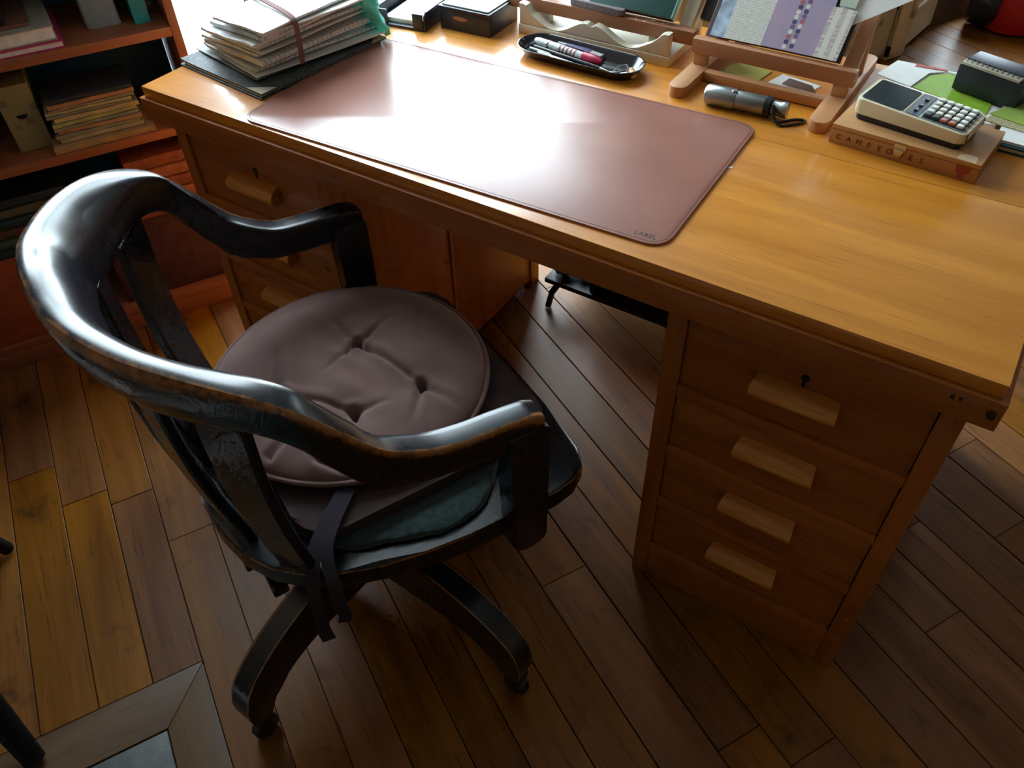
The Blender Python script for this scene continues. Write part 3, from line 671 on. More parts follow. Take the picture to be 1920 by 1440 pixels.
band = strap('elastic_band', [pile(-0.148, 0.105, H+0.03), pile(-0.105, 0.10, ztop-0.022), pile(-0.066, 0.097, ztop+0.003), pile(0.0, 0.09, ztop+0.006), pile(0.068, 0.084, ztop+0.002), pile(0.084, 0.082, ztop-0.014), pile(0.084, 0.08, H+0.045), pile(0.082, 0.08, H+0.03)], 0.010, plain('brown_elastic', (0.22, 0.10, 0.085), 0.8), None, Vector((s_*-1, c_, 0)), 0.002)
tag(band, 'reddish brown elastic band strapped around the paper pile', 'band')
# turquoise plastic sleeve at the far end of the pile
bm = bmesh.new(); rg = []
rd = random.Random(5)
for j in range(9):
    row = []
    for i in range(9):
        x = 0.070*(i/8) + rd.uniform(-0.004, 0.004); zz = 0.105*(j/8); y = 0.02*math.sin(i*1.1+j*0.5) + 0.02*(1-j/8) + rd.uniform(-0.004, 0.004)
        row.append(bm.verts.new((x, y, zz)))
    rg.append(row)
for j in range(8):
    for i in range(8): bm.faces.new((rg[j][i], rg[j][i+1], rg[j+1][i+1], rg[j+1][i]))
M_FILM = bpy.data.materials.new('turquoise_film'); M_FILM.use_nodes = True; nt = M_FILM.node_tree; nt.nodes.clear()
_o = nt.nodes.new('ShaderNodeOutputMaterial'); _t = nt.nodes.new('ShaderNodeBsdfTranslucent'); _d = nt.nodes.new('ShaderNodeBsdfPrincipled'); _m = nt.nodes.new('ShaderNodeMixShader'); _m.inputs[0].default_value = 0.45
_n = noise(nt, coords(nt), 40, 3); _c = mix(nt, ramp(nt, _n, 0.3, 0.7), (0.12, 0.68, 0.58, 1), (0.25, 0.85, 0.74, 1)); lin(nt, _c, _t.inputs[0]); lin(nt, _c, _d.inputs['Base Color']); _d.inputs['Roughness'].default_value = 0.25
lin(nt, _t.outputs[0], _m.inputs[1]); lin(nt, _d.outputs[0], _m.inputs[2]); lin(nt, _m.outputs[0], _o.inputs[0])
sl = link('plastic_bag', tome(bm, 'plastic_bag'), M_FILM, None, (0.205, 0.392, H+0.0125), math.radians(-30), True)
so = sl.modifiers.new('solid', 'SOLIDIFY'); so.thickness = 0.0012
tag(sl, 'crumpled turquoise plastic bag behind the paper pile', 'bag')

# ================================================================== memo tray, dark box
M_NVP = plain('dark_blue_plastic', (0.02, 0.028, 0.05), 0.35)
mt = tag(empty('memo_tray', (0.258, 0.453, H), math.radians(8)), 'dark open-front memo tray holding white paper slips', 'tray')
side_prism('side_wall', [(0.0, 0.0), (0.17, 0.0), (0.17, 0.036), (0.012, 0.036), (0.004, 0.030)], -0.058, -0.054, M_NVP, mt, 0.0008)
side_prism('side_wall', [(0.0, 0.0), (0.17, 0.0), (0.17, 0.036), (0.012, 0.036), (0.004, 0.030)], 0.054, 0.058, M_NVP, mt, 0.0008)
box('base', -0.0538, 0.0538, 0.0, 0.17, 0.0, 0.006, M_NVP, mt, 0.001)
box('back_wall', -0.0538, 0.0538, 0.166, 0.17, 0.0061, 0.036, M_NVP, mt, 0.001)
box('front_lip', -0.0538, -0.030, 0.0, 0.004, 0.0061, 0.034, M_NVP, mt, 0.0012); box('front_lip', 0.030, 0.0538, 0.0, 0.004, 0.0061, 0.034, M_NVP, mt, 0.0012)
slips = tag(box('paper_slips', -0.045, 0.045, 0.012, 0.155, 0.0062, 0.015, M_PAP3, None, 0.0008, (0.258, 0.453, H), math.radians(8)), 'block of white note slips inside the memo tray', 'paper')
bx = tag(empty('dark_box', (0.388, 0.500, H), math.radians(2)), 'low dark blue box with pale paper on its lid', 'box')
box('body', -0.060, 0.060, 0.0, 0.11, 0.0, 0.040, M_NVP, bx, 0.002); box('lid', -0.062, 0.062, -0.002, 0.112, 0.0402, 0.046, M_NVP, bx, 0.002)
front_prism('badge', [(0.018*math.cos(a)-0.01, 0.026+0.004*math.sin(a)) for a in [2*PI*i/14 for i in range(14)]], -0.0008, 0.0, plain('copper_badge', (0.35, 0.16, 0.13), 0.4), bx)
tag(prism('blotter_card', rrect(-0.056, 0.056, 0.004, 0.105, 0.002, 2), 0.0, 0.0025, plain('pale_teal_card', (0.50, 0.66, 0.62), 0.45), None, 0.0005, (0.388, 0.500, H+0.0464), math.radians(2)), 'pale greenish card lying on the low dark box', 'card')

# ================================================================== pencil tray and its contents
pt_c = (0.660, 0.492); pt_a = math.radians(-1.5)
def stadium(L, Wd, n=12):
    r = Wd/2; out = []
    for i in range(n+1): a = -PI/2 + PI*i/n; out.append((L/2-r + r*math.cos(a), r*math.sin(a)))
    for i in range(n+1): a = PI/2 + PI*i/n; out.append((-L/2+r + r*math.cos(a), r*math.sin(a)))
    return out
bm = bmesh.new(); lv = [(0.235, 0.060, 0.0), (0.262, 0.085, 0.018), (0.266, 0.089, 0.0205), (0.262, 0.085, 0.0205), (0.258, 0.081, 0.018), (0.234, 0.058, 0.003)]
rg = [[bm.verts.new((x, y, z)) for x, y in stadium(L, w_)] for L, w_, z in lv]
for a, b_ in zip(rg, rg[1:]):
    for k in range(len(a)): bm.faces.new((a[k], a[(k+1) % len(a)], b_[(k+1) % len(a)], b_[k]))
bm.faces.new(rg[0][::-1]); bm.faces.new(rg[-1])
me = tome(bm, 'pencil_tray'); smooth_by_angle(me, 0.9)
ptray = tag(link('pencil_tray', me, plain('black_lacquer', (0.008, 0.012, 0.016), 0.2, coat=0.5), None, (pt_c[0], pt_c[1], H), pt_a), 'black oval pencil tray lying behind the leather mat', 'tray')
def tpos(x, y, z): c, s = math.cos(pt_a), math.sin(pt_a); return (pt_c[0]+c*x-s*y, pt_c[1]+s*x+c*y, H+z)
def pen(name, label, x0, y0, x1, y1, r, mat_body, parts=(), z=None, cat='pen'):
    z = 0.0035 + r if z is None else z
    L = math.hypot(x1-x0, y1-y0); a = math.atan2(y1-y0, x1-x0)
    e = tag(empty(name, tpos(x0, y0, z), pt_a + a), label, cat)
    lathe('barrel', [(0.0005, 0), (r*0.9, 0.0005), (r, 0.003), (r, L*0.86), (r*0.85, L*0.88)], mat_body, e, 14, axis='x')
    lathe('tip', [(r*0.8, L*0.8805), (r*0.3, L*0.97), (0.0004, L)], parts[0] if parts else mat_body, e, 14, axis='x')
    return e
mk = tag(empty('marker_pen', tpos(-0.112, 0.020, 0.0125), pt_a - 0.135), 'clear ornate marker with crimson cap in the pencil tray', 'pen')
lathe('barrel', [(0.001, 0), (0.006, 0.001), (0.008, 0.01), (0.008, 0.095), (0.0075, 0.118)], plain('clear_silver_plastic', (0.55, 0.62, 0.62), 0.15, var=0.35, vscale=160, coat=0.5), mk, 18, axis='x')
lathe('grip_ring', [(0.0081, 0.030), (0.0088, 0.032), (0.0088, 0.036), (0.0081, 0.038)], M_CHROME, mk, 18, axis='x')
for k in range(5):
    lathe('pattern_ring', [(0.0081, 0.062+0.009*k), (0.0086, 0.064+0.009*k), (0.0086, 0.066+0.009*k), (0.0081, 0.068+0.009*k)], plain('copper_print', (0.28, 0.16, 0.14), 0.4, metal=0.3), mk, 18, axis='x')
lathe('cap', [(0.0076, 0.1185), (0.0092, 0.119), (0.0092, 0.14), (0.0085, 0.152), (0.005, 0.162), (0.001, 0.163)], plain('crimson_plastic', (0.45, 0.015, 0.07), 0.3), mk, 18, axis='x')
er = tag(empty('eraser', tpos(-0.02, 0.033, 0.0036), pt_a - 0.13), 'long eraser with purple sleeve and grey ends in the tray', 'eraser')
box('rubber', -0.05, 0.055, -0.006, 0.006, 0.0, 0.010, plain('grey_rubber', (0.35, 0.36, 0.36), 0.8), er, 0.0015)
box('sleeve', -0.030, 0.028, -0.0065, 0.0065, -0.0003+0.0006, 0.0106, plain('purple_sleeve', (0.05, 0.035, 0.13), 0.5), er, 0.0008)
pen('pencil', 'white pencil lying along the front edge of the pencil tray', -0.085, -0.014, 0.03, -0.027, 0.0035, M_PAP3, (plain('pencil_wood', (0.5, 0.32, 0.16), 0.6),), cat='pencil')
pen('ballpoint_pen', 'slim dark pen with pale tip between marker and white pencil', -0.105, 0.004, 0.075, -0.018, 0.0032, M_BLACK, (M_PAP3,), z=0.0085)
pen('pen_refill', 'thin pale grey stick near the left end of the tray', -0.110, -0.004, -0.055, -0.010, 0.003, plain('pale_grey_plastic', (0.55, 0.6, 0.62), 0.35), cat='pen')
pen('pencil_stub', 'short brass and white pencil stub at the front of the tray', 0.033, -0.026, 0.085, -0.030, 0.0034, plain('brass', (0.55, 0.38, 0.18), 0.35, metal=0.7), (M_PAP3,), cat='pencil')
# bulldog clip, cork
cl = tag(empty('paper_clip', tpos(0.080, -0.014, 0.004), pt_a + 0.6), 'silver wire paper clamp near the cork in the tray', 'clip')
tube('wire_loop', [(0, 0, 0.003), (0.012, 0.010, 0.010), (0.026, 0.008, 0.012), (0.028, -0.004, 0.010), (0.014, -0.006, 0.006), (0.002, 0.004, 0.002)], 0.0014, M_CHROME, cl, 8)
box('jaw', -0.012, 0.012, -0.012, -0.006, 0.0, 0.008, M_CHROME, cl, 0.0015)
tube('wire_loop', [(0.01, -0.010, 0.004), (0.024, -0.020, 0.010), (0.032, -0.014, 0.008)], 0.0014, M_CHROME, cl, 8)
ck = tag(empty('cork', tpos(0.108, 0.004, 0.010), pt_a - 0.9), 'small turned wooden stopper at the right end of the pencil tray', 'stopper')
lathe('stopper', [(0.001, 0), (0.006, 0.001), (0.0068, 0.008), (0.0068, 0.014)], plain('cork_wood', (0.42, 0.22, 0.10), 0.6), ck, 16, axis='x')
lathe('collar', [(0.0069, 0.0142), (0.0074, 0.015), (0.0074, 0.018), (0.006, 0.022), (0.001, 0.023)], plain('pale_wood', (0.62, 0.40, 0.20), 0.5), ck, 16, axis='x')

# ================================================================== cream stand with a wavy rail
M_CRM = plain('cream_wood_paint', (0.66, 0.62, 0.50), 0.4, var=0.05)
M_BAR = wood('easel_beech_brown', (0.30, 0.125, 0.06), (0.40, 0.18, 0.09), 0, 0.5, 0.05, 1.0, pores=0.2, stains=0.15)
cs = tag(empty('book_stand', (0.645, 0.556, H)), 'cream painted book stand with wavy front rail and brown ledge', 'stand')
prism('base', rrect(-0.165, 0.168, 0.0, 0.13, 0.004, 2), 0.0, 0.018, M_CRM, cs, 0.0015)
wave = []
for i in range(41):
    x = -0.162 + 0.325*i/40; u = abs(x)/0.1625
    zt = 0.030 + 0.017*math.cos(u*PI*2.0)*0.85 + (0.010 if u > 0.88 else 0) - (0.010*max(0, 1-u/0.06))
    wave.append((x, zt + 0.004))
front_prism('wavy_rail', [(-0.162, 0.0182)] + [(0.163, 0.0182)] + wave[::-1], -0.004, 0.014, M_CRM, cs, 0.0018, (0, 0.006, 0))
box('ledge_bar', -0.205, 0.200, 0.026, 0.052, 0.037, 0.062, M_BAR, cs, 0.003)
box('ledge_support', -0.14, -0.11, 0.030, 0.048, 0.0182, 0.0368, M_CRM, cs, 0.001); box('ledge_support', 0.11, 0.14, 0.030, 0.048, 0.0182, 0.0368, M_CRM, cs, 0.001)
def lean(o, y, z, ang, x=0.0):
    o.rotation_euler = (ang, 0, 0); o.location = (x, y, z)
REC = math.radians(48)
up1 = box('upright', -0.013, 0.013, 0.0, 0.26, 0.0, 0.016, M_CRM, cs, 0.002); lean(up1, 0.060, 0.050, REC, 0.172)
up2 = box('upright', -0.013, 0.013, 0.0, 0.26, 0.0, 0.016, M_CRM, cs, 0.002); lean(up2, 0.060, 0.050, REC, -0.150)
for x in (0.172, -0.150):
    st_ = box('stay', -0.008, 0.008, 0.104, 0.116, 0.0182, 0.096, M_CRM, cs, 0.001); st_.location = (x, 0, 0)
specks = bmesh.new()
for k in range(22):
    x, y = random.gauss(0.07, 0.045), random.uniform(0.028, 0.050); r = random.uniform(0.0005, 0.0022)
    if x > 0.19: continue
    vs = [specks.verts.new((x+r*math.cos(a)*1.5, y+r*math.sin(a), 0.0623)) for a in [2*PI*i/7 for i in range(7)]]; specks.faces.new(vs)
sp_ = link('paint_specks', tome(specks, 'paint_specks'), M_PAP3, cs); sp_['kind'] = 'stuff'
# green book on the stand, grey pouch on its ledge
bk = tag(empty('green_book', (0.708, 0.604, H+0.0635)), 'dark green book leaning on the cream stand behind the pencil tray', 'book'); bk.rotation_euler = (REC, 0, 0)
box('pages', -0.083, 0.080, 0.003, 0.205, 0.002, 0.014, M_PAP, bk); box('cover', -0.086, 0.084, 0.0, 0.21, 0.0142, 0.0165, plain('green_cloth', (0.012, 0.075, 0.065), 0.5), bk, 0.0005); box('cover', -0.086, 0.084, 0.0, 0.21, -0.0007, 0.0018, plain('green_cloth', (0, 0, 0)), bk, 0.0005)
box('spine_edge', 0.0842, 0.087, 0.0, 0.21, -0.0007, 0.0165, plain('pale_green_edge', (0.25, 0.42, 0.38), 0.5), bk, 0.0005)
blk = tag(box('black_book', -0.008, 0.022, 0.0, 0.20, 0.0, 0.014, plain('black_cloth', (0.012, 0.013, 0.018), 0.5), None, 0.001, (0.842, 0.640, H+0.062)), 'slim black book between the green book and the easel', 'book'); blk.rotation_euler = (REC, 0, 0)
pch = prism('felt_pouch', rrect(-0.06, 0.06, -0.011, 0.009, 0.0085), 0, 0.012, plain('grey_felt', (0.20, 0.17, 0.18), 0.95, var=0.3, vscale=300, bmp=0.8, bscale=900), None, 0.004, (0.640, 0.594, H+0.0625), math.radians(-3)); tag(pch, 'grey fuzzy felt pouch resting on the brown ledge', 'pouch')

# ================================================================== small beech easel with brochures
M_BEE = wood('beech_easel', (0.44, 0.20, 0.085), (0.56, 0.28, 0.13), 1, 0.45, 0.1, 1.0, pores=0.15)
M_BEX = wood('beech_easel_cross', (0.34, 0.15, 0.07), (0.44, 0.20, 0.10), 0, 0.45, 0.1, 1.0, pores=0.15)
M_BEX2 = wood('beech_easel_strut', (0.44, 0.20, 0.085), (0.56, 0.28, 0.13), 0, 0.45, 0.1, 1.0, pores=0.15)
ez = tag(empty('table_easel', (1.0, 0.452, H)), 'beech table easel with two rounded feet holding brochures', 'easel')
for x in (-0.126, 0.125):
    pts = [(x-0.0165, 0.0)]
    o = prism('foot', rrect(x-0.0165, x+0.0165, 0.0, 0.30, 0.0163, 6), 0.0, 0.0195, M_BEE, ez, 0.0015)
box('strut', -0.1093, 0.1083, 0.083, 0.101, 0.002, 0.0185, M_BEX2, ez, 0.0015)
box('ledge_bar', -0.144, 0.146, 0.100, 0.118, 0.040, 0.066, M_BEX, ez, 0.002)
for x in (-0.126, 0.125):
    p_ = box('back_post', -0.012, 0.012, 0, 0.26, -0.014, 0.0, M_BEE, ez, 0.0015); lean(p_, 0.122, 0.036, REC, x)
    q_ = box('ledge_foot', -0.012, 0.012, 0.102, 0.116, 0.0196, 0.0399, M_BEE, ez, 0.001); q_.location = (x, 0, 0)
    r_ = box('rear_stay', -0.010, 0.010, 0.205, 0.217, 0.0197, 0.115, M_BEE, ez, 0.001); r_.location = (x, 0, 0)
def on_easel(name, label, cat, x0, x1, h, t, mat, off, rotz=0.0, y0=0.0):
    o = box(name, x0, x1, y0, y0+h, 0.0, t, mat, None, 0.0)
    o.matrix_world = Matrix.Translation((0, 0.452+0.121, H+0.066)) @ Matrix.Rotation(REC, 4, 'X') @ Matrix.Translation((x0, 0, off)) @ Matrix.Rotation(rotz, 4, 'Z') @ Matrix.Translation((-x0, 0, 0))
    return tag(o, label, cat)
M_PURP = bpy.data.materials.new('purple_print'); nt, b = nodes(M_PURP); v = coords(nt); f = noise(nt, v, 25, 4)
lin(nt, mix(nt, ramp(nt, f, 0.3, 0.7), (0.34, 0.33, 0.50, 1), (0.48, 0.34, 0.46, 1)), b.inputs['Base Color']); setp(b, Roughness=0.35)
M_BLUEP = plain('blue_photo_print', (0.36, 0.46, 0.58), 0.4, var=0.5, vscale=45)
M_TXT = printed('text_page', (0.72, 0.74, 0.66), (0.36, 0.38, 0.36), 300, 1)
on_easel('board', 'dark backing board behind the brochures on the easel', 'board', 0.872, 1.112, 0.200, 0.003, plain('dark_board', (0.05, 0.035, 0.04), 0.6), 0.0006)
ws = prism('white_sheet', [(1.090, 0.050), (1.205, 0.135), (1.16, 0.26), (1.03, 0.22)], 0.0, 0.0008, M_PAP3)
ws.matrix_world = Matrix.Translation((0, 0.452+0.121, H+0.066)) @ Matrix.Rotation(REC, 4, 'X') @ Matrix.Translation((0, 0, 0.0042))
tag(ws, 'white sheet slanting behind the brochures toward the cupboard', 'paper')
on_easel('photo_leaflet', 'bluish photo leaflet at the left end of the easel', 'leaflet', 0.880, 0.940, 0.22, 0.0008, M_BLUEP, 0.0055, 0.0)
on_easel('text_leaflet', 'leaflet page of fine grey text on the easel', 'leaflet', 0.906, 0.976, 0.21, 0.0008, M_TXT, 0.0068, 0.0)
lf = on_easel('purple_leaflet', 'purple leaflet with a double column of coloured dots', 'leaflet', 0.974, 1.070, 0.215, 0.0008, M_PURP, 0.0080, 0.0)
dots = bmesh.new(); dm = [plain('dot_white', (0.70, 0.68, 0.62), 0.5), plain('dot_navy', (0.05, 0.06, 0.14), 0.5), plain('dot_red', (0.42, 0.12, 0.13), 0.5), plain('dot_violet', (0.18, 0.10, 0.25), 0.5)]
for j in range(26):
    for i in range(2):
        cx, cy = 1.014 + 0.012*i + 0.0008*j*0.3, 0.006 + 0.0085*j + 0.003*i; r = 0.0040
        vs = [dots.verts.new((cx+r*math.cos(2*PI*k/12), cy+r*math.sin(2*PI*k/12), 0.0010)) for k in range(12)]
        fc = dots.faces.new(vs); fc.material_index = [0, 1, 1, 0, 2, 3, 0, 1, 3, 0, 1, 2, 0, 3][(j*2+i) % 14]
dd = link('printed_dots', tome(dots, 'printed_dots'), dm, lf); dd['kind'] = 'stuff'
on_easel('note_card', 'white card with vertical handwritten marks at the easel right end', 'card', 1.066, 1.106, 0.085, 0.0006, printed('handwritten_card', (0.74, 0.74, 0.66), (0.42, 0.32, 0.36), 55, 0), 0.0092, -0.02)
gc = on_easel('green_edged_card', 'pale card with green edge above the handwritten card', 'card', 1.073, 1.100, 0.045, 0.0006, plain('pale_green_card', (0.52, 0.62, 0.52), 0.5), 0.0092, -0.03, 0.088)
# small papers on the desk under the easel
tag(prism('sticky_note', [(0, 0), (0.075, -0.012), (0.085, 0.055), (0.008, 0.06)], 0, 0.0015, plain('olive_yellow_paper', (0.42, 0.38, 0.05), 0.6), None, 0, (0.900, 0.580, H+0.0003)), 'olive yellow note lying under the easel ledge', 'paper')
fn = tag(empty('folded_note', (1.045, 0.575, H+0.0003), -0.1), 'folded white note lying under the right part of the easel', 'paper')
prism('leaf', [(-0.055, -0.004), (0.02, -0.010), (0.03, 0.05), (-0.045, 0.055)], 0, 0.0008, M_PAP3, fn)
front_prism('raised_leaf', [(-0.030, 0.0009), (0.035, 0.0009), (0.025, 0.012), (-0.018, 0.014)], 0.018, 0.0188, plain('grey_paper', (0.4, 0.4, 0.42), 0.6), fn)

# ================================================================== flashlight
fl = tag(empty('flashlight', (0.932, 0.462, H+0.0175), math.radians(3.5)), 'silver metal flashlight with black wrist cord in front of the easel', 'flashlight')
M_SIL = plain('flashlight_metal', (0.30, 0.32, 0.33), 0.3, metal=0.9)
lathe('head', [(0.001, -0.004), (0.014, -0.004), (0.0172, 0.0), (0.0175, 0.045), (0.0165, 0.050)], M_SIL, fl, 24, axis='x')
lathe('barrel', [(0.0155, 0.0502), (0.016, 0.052), (0.016, 0.098), (0.015, 0.100)], M_SIL, fl, 24, axis='x')
lathe('rubber_ring', [(0.0152, 0.1002), (0.0174, 0.101), (0.0174, 0.110), (0.0152, 0.111)], M_BLACK, fl, 24, axis='x')
lathe('tail', [(0.0118, 0.1112), (0.0125, 0.113), (0.012, 0.126), (0.0135, 0.128), (0.0135, 0.138), (0.001, 0.139)], M_SIL, fl, 20, axis='x')
lathe('switch', [(0.005, 0.0), (0.004, 0.0022), (0.0005, 0.0026)], M_CHROME, fl, 14, (0.046, -0.004, 0.0160))
tube('wrist_cord', catmull([(0.115, -0.012, 0.010), (0.122, -0.022, -0.006), (0.135, -0.026, -0.0150), (0.155, -0.012, -0.0150), (0.168, 0.002, -0.0150), (0.166, 0.010, -0.0150), (0.150, 0.004, -0.0150), (0.128, -0.018, -0.0145), (0.118, -0.014, 0.0)], 4), 0.0022, M_BLACK, fl, 8)

# ================================================================== cigar box, calculator
cb = tag(empty('cigar_box', (1.264, 0.4285, H), math.atan2(-0.019, 0.224)), 'wooden cigar box with metal clasp under the calculator', 'box')
M_CED = wood('cedar_box_wood', (0.36, 0.155, 0.05), (0.47, 0.23, 0.085), 0, 0.5, 0.05, 1.2, pores=0.15)
M_CEDT = wood('cedar_box_lid', (0.42, 0.20, 0.075), (0.53, 0.28, 0.11), 0, 0.5, 0.05, 1.2, pores=0.1)
box('body', -0.1125, 0.1125, 0.0, 0.125, 0.0, 0.0235, M_CED, cb, 0.001); box('lid', -0.1125, 0.1125, 0.0, 0.125, 0.0239, 0.0315, M_CEDT, cb, 0.001)
MINK = plain('burnt_ink', (0.06, 0.022, 0.008), 0.7)
fr_m = Matrix.Rotation(PI/2, 4, 'X')
for i, ch in enumerate('CAMPEONES'):
    x = -0.098 + 0.0162*i
    text_mesh('letter', ch, 0.0125, MINK, cb, Matrix.Translation((x, -0.0002, 0.0125)) @ fr_m, 0.0002)
front_prism('clasp_plate', rrect(-0.013, 0.005, 0.019, 0.029, 0.002, 2), -0.0012, -0.0001, M_CHROME, cb, 0.0003)
front_prism('clasp_hook', [(-0.012, 0.021), (0.004, 0.021), (0.001, 0.010), (-0.004, 0.007), (-0.009, 0.010)], -0.003, -0.0013, M_CHROME, cb, 0.0004)
front_prism('seal_sticker', [(0.080, 0.024), (0.102, 0.024), (0.1, 0.014), (0.094, 0.010), (0.096, 0.003), (0.084, 0.003), (0.087, 0.010), (0.081, 0.014)], -0.0004, -0.00005, plain('red_seal', (0.30, 0.035, 0.02), 0.6), cb)
prism('seal_remnant', [(0.076, 0.003), (0.104, 0.001), (0.102, 0.020), (0.09, 0.024), (0.078, 0.016)], 0.03152, 0.0317, plain('torn_label', (0.55, 0.40, 0.24), 0.6), cb)
ca = tag(empty('pocket_calculator', (1.262, 0.500, H+0.0318), math.radians(-9)), 'cream and black retro calculator with white keys on cigar box', 'calculator')
M_CCR = plain('cream_plastic', (0.66, 0.60, 0.42), 0.4, var=0.04)
CL, CWd = 0.172, 0.090
bm = prism_bm(rrect(-CL/2+0.004, CL/2-0.004, -CWd/2+0.003, CWd/2-0.003, 0.008), 0.0, 0.010, 0.003)
me = tome(bm, 'underside'); smooth_by_angle(me, 0.6); link('underside', me, M_BLACK, ca)
bm = prism_bm(rrect(-CL/2, CL/2, -CWd/2, CWd/2, 0.010), 0.0102, 0.026, 0.003)
for v in bm.verts:
    if v.co.z > 0.015: v.co.z += 0.008*(0.5 - v.co.x/CL)
me = tome(bm, 'case'); smooth_by_angle(me, 0.6); link('case', me, M_CCR, ca)
def slope(x): return 0.026 + 0.008*(0.5 - x/CL)
def plate(name, x0, x1, y0, y1, h, mat, r=0.003, dz=0.0):
    bm = prism_bm(rrect(x0, x1, y0, y1, r, 3), 0.0, h, 0.0003, 1)
    for v in bm.verts: v.co.z += slope(v.co.x) + dz
    me = tome(bm, name); smooth_by_angle(me, 0.6); return link(name, me, mat, ca)
plate('display_window', -CL/2+0.005, -0.014, -CWd/2+0.006, CWd/2-0.006, 0.0008, plain('smoked_display', (0.015, 0.03, 0.04), 0.12, coat=0.6), 0.005, 0.0001)
plate('trim_strip', -0.0138, -0.0105, -CWd/2+0.006, CWd/2-0.006, 0.0008, plain('tan_trim', (0.45, 0.38, 0.25), 0.4), 0.0008, 0.0001)
plate('keypad_panel', -0.0103, CL/2-0.006, -CWd/2+0.006, CWd/2-0.006, 0.0007, plain('grey_keypad', (0.22, 0.26, 0.28), 0.35, metal=0.4), 0.004, 0.0001)
plate('switch_panel', -0.0100, 0.010, -CWd/2+0.0065, CWd/2-0.0065, 0.0004, plain('slate_panel', (0.07, 0.09, 0.11), 0.4), 0.002, 0.0010)
for y in (-0.024, -0.006, 0.018): box('slide_switch', -0.0015, 0.0035, y-0.004, y+0.004, 0.0305, 0.0335, M_BLACK, ca, 0.0005)
M_KEY = plain('white_key', (0.74, 0.74, 0.66), 0.35, var=0.03); M_RKEY = plain('rust_key', (0.45, 0.12, 0.07), 0.4); M_KB = plain('key_skirt', (0.03, 0.035, 0.04), 0.5)
for i in range(5):
    for j in range(5):
        x = 0.0205 + 0.0127*i; y = -0.030 + 0.0150*j
        w = 0.0050; h = 0.0042
        sk = box('key_base', x-w-0.0006, x+w+0.0006, y-h-0.0008, y+h+0.0008, slope(x)-0.001, slope(x)+0.002, M_KB, ca, 0.0004)
        box('key', x-w, x+w, y-h, y+h, slope(x)+0.0021, slope(x)+0.006, M_RKEY if (j == 0 and i in (2, 3)) else (M_KEY if not (j == 0 and i < 2) else M_KB), sk, 0.0012)
box('end_label', CL/2+0.0001, CL/2+0.0006, -CWd/2+0.012, CWd/2-0.014, 0.0145, 0.0225, M_PAP3, ca); box('end_cap', CL/2+0.0001, CL/2+0.0012, -CWd/2+0.010, -CWd/2+0.018 - 0.0065, 0.0125, 0.0245, M_BLACK, ca); box('end_cap', CL/2+0.0001, CL/2+0.0012, CWd/2-0.0138, CWd/2-0.009, 0.0125, 0.0245, M_BLACK, ca)

# ================================================================== papers, notebook at the right end
def flat(name, label, cat, pts, z0, z1, mat, bev=0.0): return tag(prism(name, [(p[0]-pts[0][0], p[1]-pts[0][1]) for p in pts], 0, z1-z0, mat, None, bev, (pts[0][0], pts[0][1], H+z0)), label, cat)
tb = tag(empty('hardback_book', (1.462, 0.640, H), math.radians(-4)), 'dark teal hardback book at the bottom of the right-hand stack', 'book')
box('cover', -0.075, 0.035, -0.105, 0.115, 0.0, 0.0025, plain('teal_cloth', (0.012, 0.06, 0.065), 0.5), tb); box('pages', -0.073, 0.033, -0.102, 0.112, 0.0026, 0.0085, M_PAP, tb); box('cover', -0.075, 0.035, -0.105, 0.115, 0.0086, 0.011, plain('teal_cloth', (0, 0, 0)), tb)
flat('magazine', 'white magazine lying on the dark teal book', 'magazine', [(1.375, 0.549), (1.488, 0.540), (1.494, 0.735), (1.386, 0.745)], 0.0113, 0.0155, M_PAP3)
flat('paper_pad', 'pad of white sheets under the green folder behind the calculator', 'paper', [(1.165, 0.63), (1.368, 0.600), (1.378, 0.745), (1.185, 0.764)], 0.0, 0.0105, M_PAP)
flat('magazine', 'yellowish printed magazine under the green folder', 'magazine', [(1.350, 0.598), (1.482, 0.575), (1.490, 0.735), (1.39, 0.745)], 0.0157, 0.0175, printed('yellow_print', (0.50, 0.46, 0.26), (0.25, 0.22, 0.12), 180, 1))
flat('green_folder', 'bright green folder under the black card box', 'folder', [(1.222, 0.672), (1.348, 0.632), (1.350, 0.752), (1.262, 0.755), (1.238, 0.735)], 0.0108, 0.0122, plain('lime_card', (0.26, 0.46, 0.03), 0.5))
flat('green_card', 'light green card right of the black card box on the magazines', 'card', [(1.352, 0.622), (1.47, 0.590), (1.478, 0.69), (1.40, 0.705)], 0.0178, 0.0188, plain('pale_lime_card', (0.30, 0.42, 0.08), 0.5))
flat('paper_sheet', 'white printed sheet at the far desk edge behind the calculator', 'paper', [(1.155, 0.690), (1.218, 0.668), (1.233, 0.738), (1.258, 0.757), (1.345, 0.754), (1.348, 0.7635), (1.172, 0.764)], 0.0124, 0.0138, M_PAP3)
flat('red_card', 'thin red-edged card on the sheet at the far desk edge', 'card', [(1.205, 0.752), (1.258, 0.7575), (1.258, 0.7635), (1.205, 0.7635)], 0.0141, 0.0150, plain('red_card', (0.5, 0.12, 0.10), 0.6))
nb = tag(empty('card_box', (1.334, 0.686, H+0.0135), math.radians(-19)), 'black upright box with a spiral notepad on top', 'box')
box('body', -0.056, 0.056, -0.010, 0.050, 0.0, 0.043, plain('black_leatherette', (0.012, 0.022, 0.028), 0.4, bmp=0.2, bscale=700), nb, 0.004)
box('notepad', -0.054, 0.046, -0.008, 0.049, 0.0432, 0.0475, plain('cream_pad', (0.55, 0.52, 0.42), 0.6), nb, 0.0005)
box('notepad_cover', -0.054, 0.046, 0.008, 0.049, 0.0476, 0.049, plain('navy_cover', (0.02, 0.03, 0.06), 0.4), nb, 0.0004)
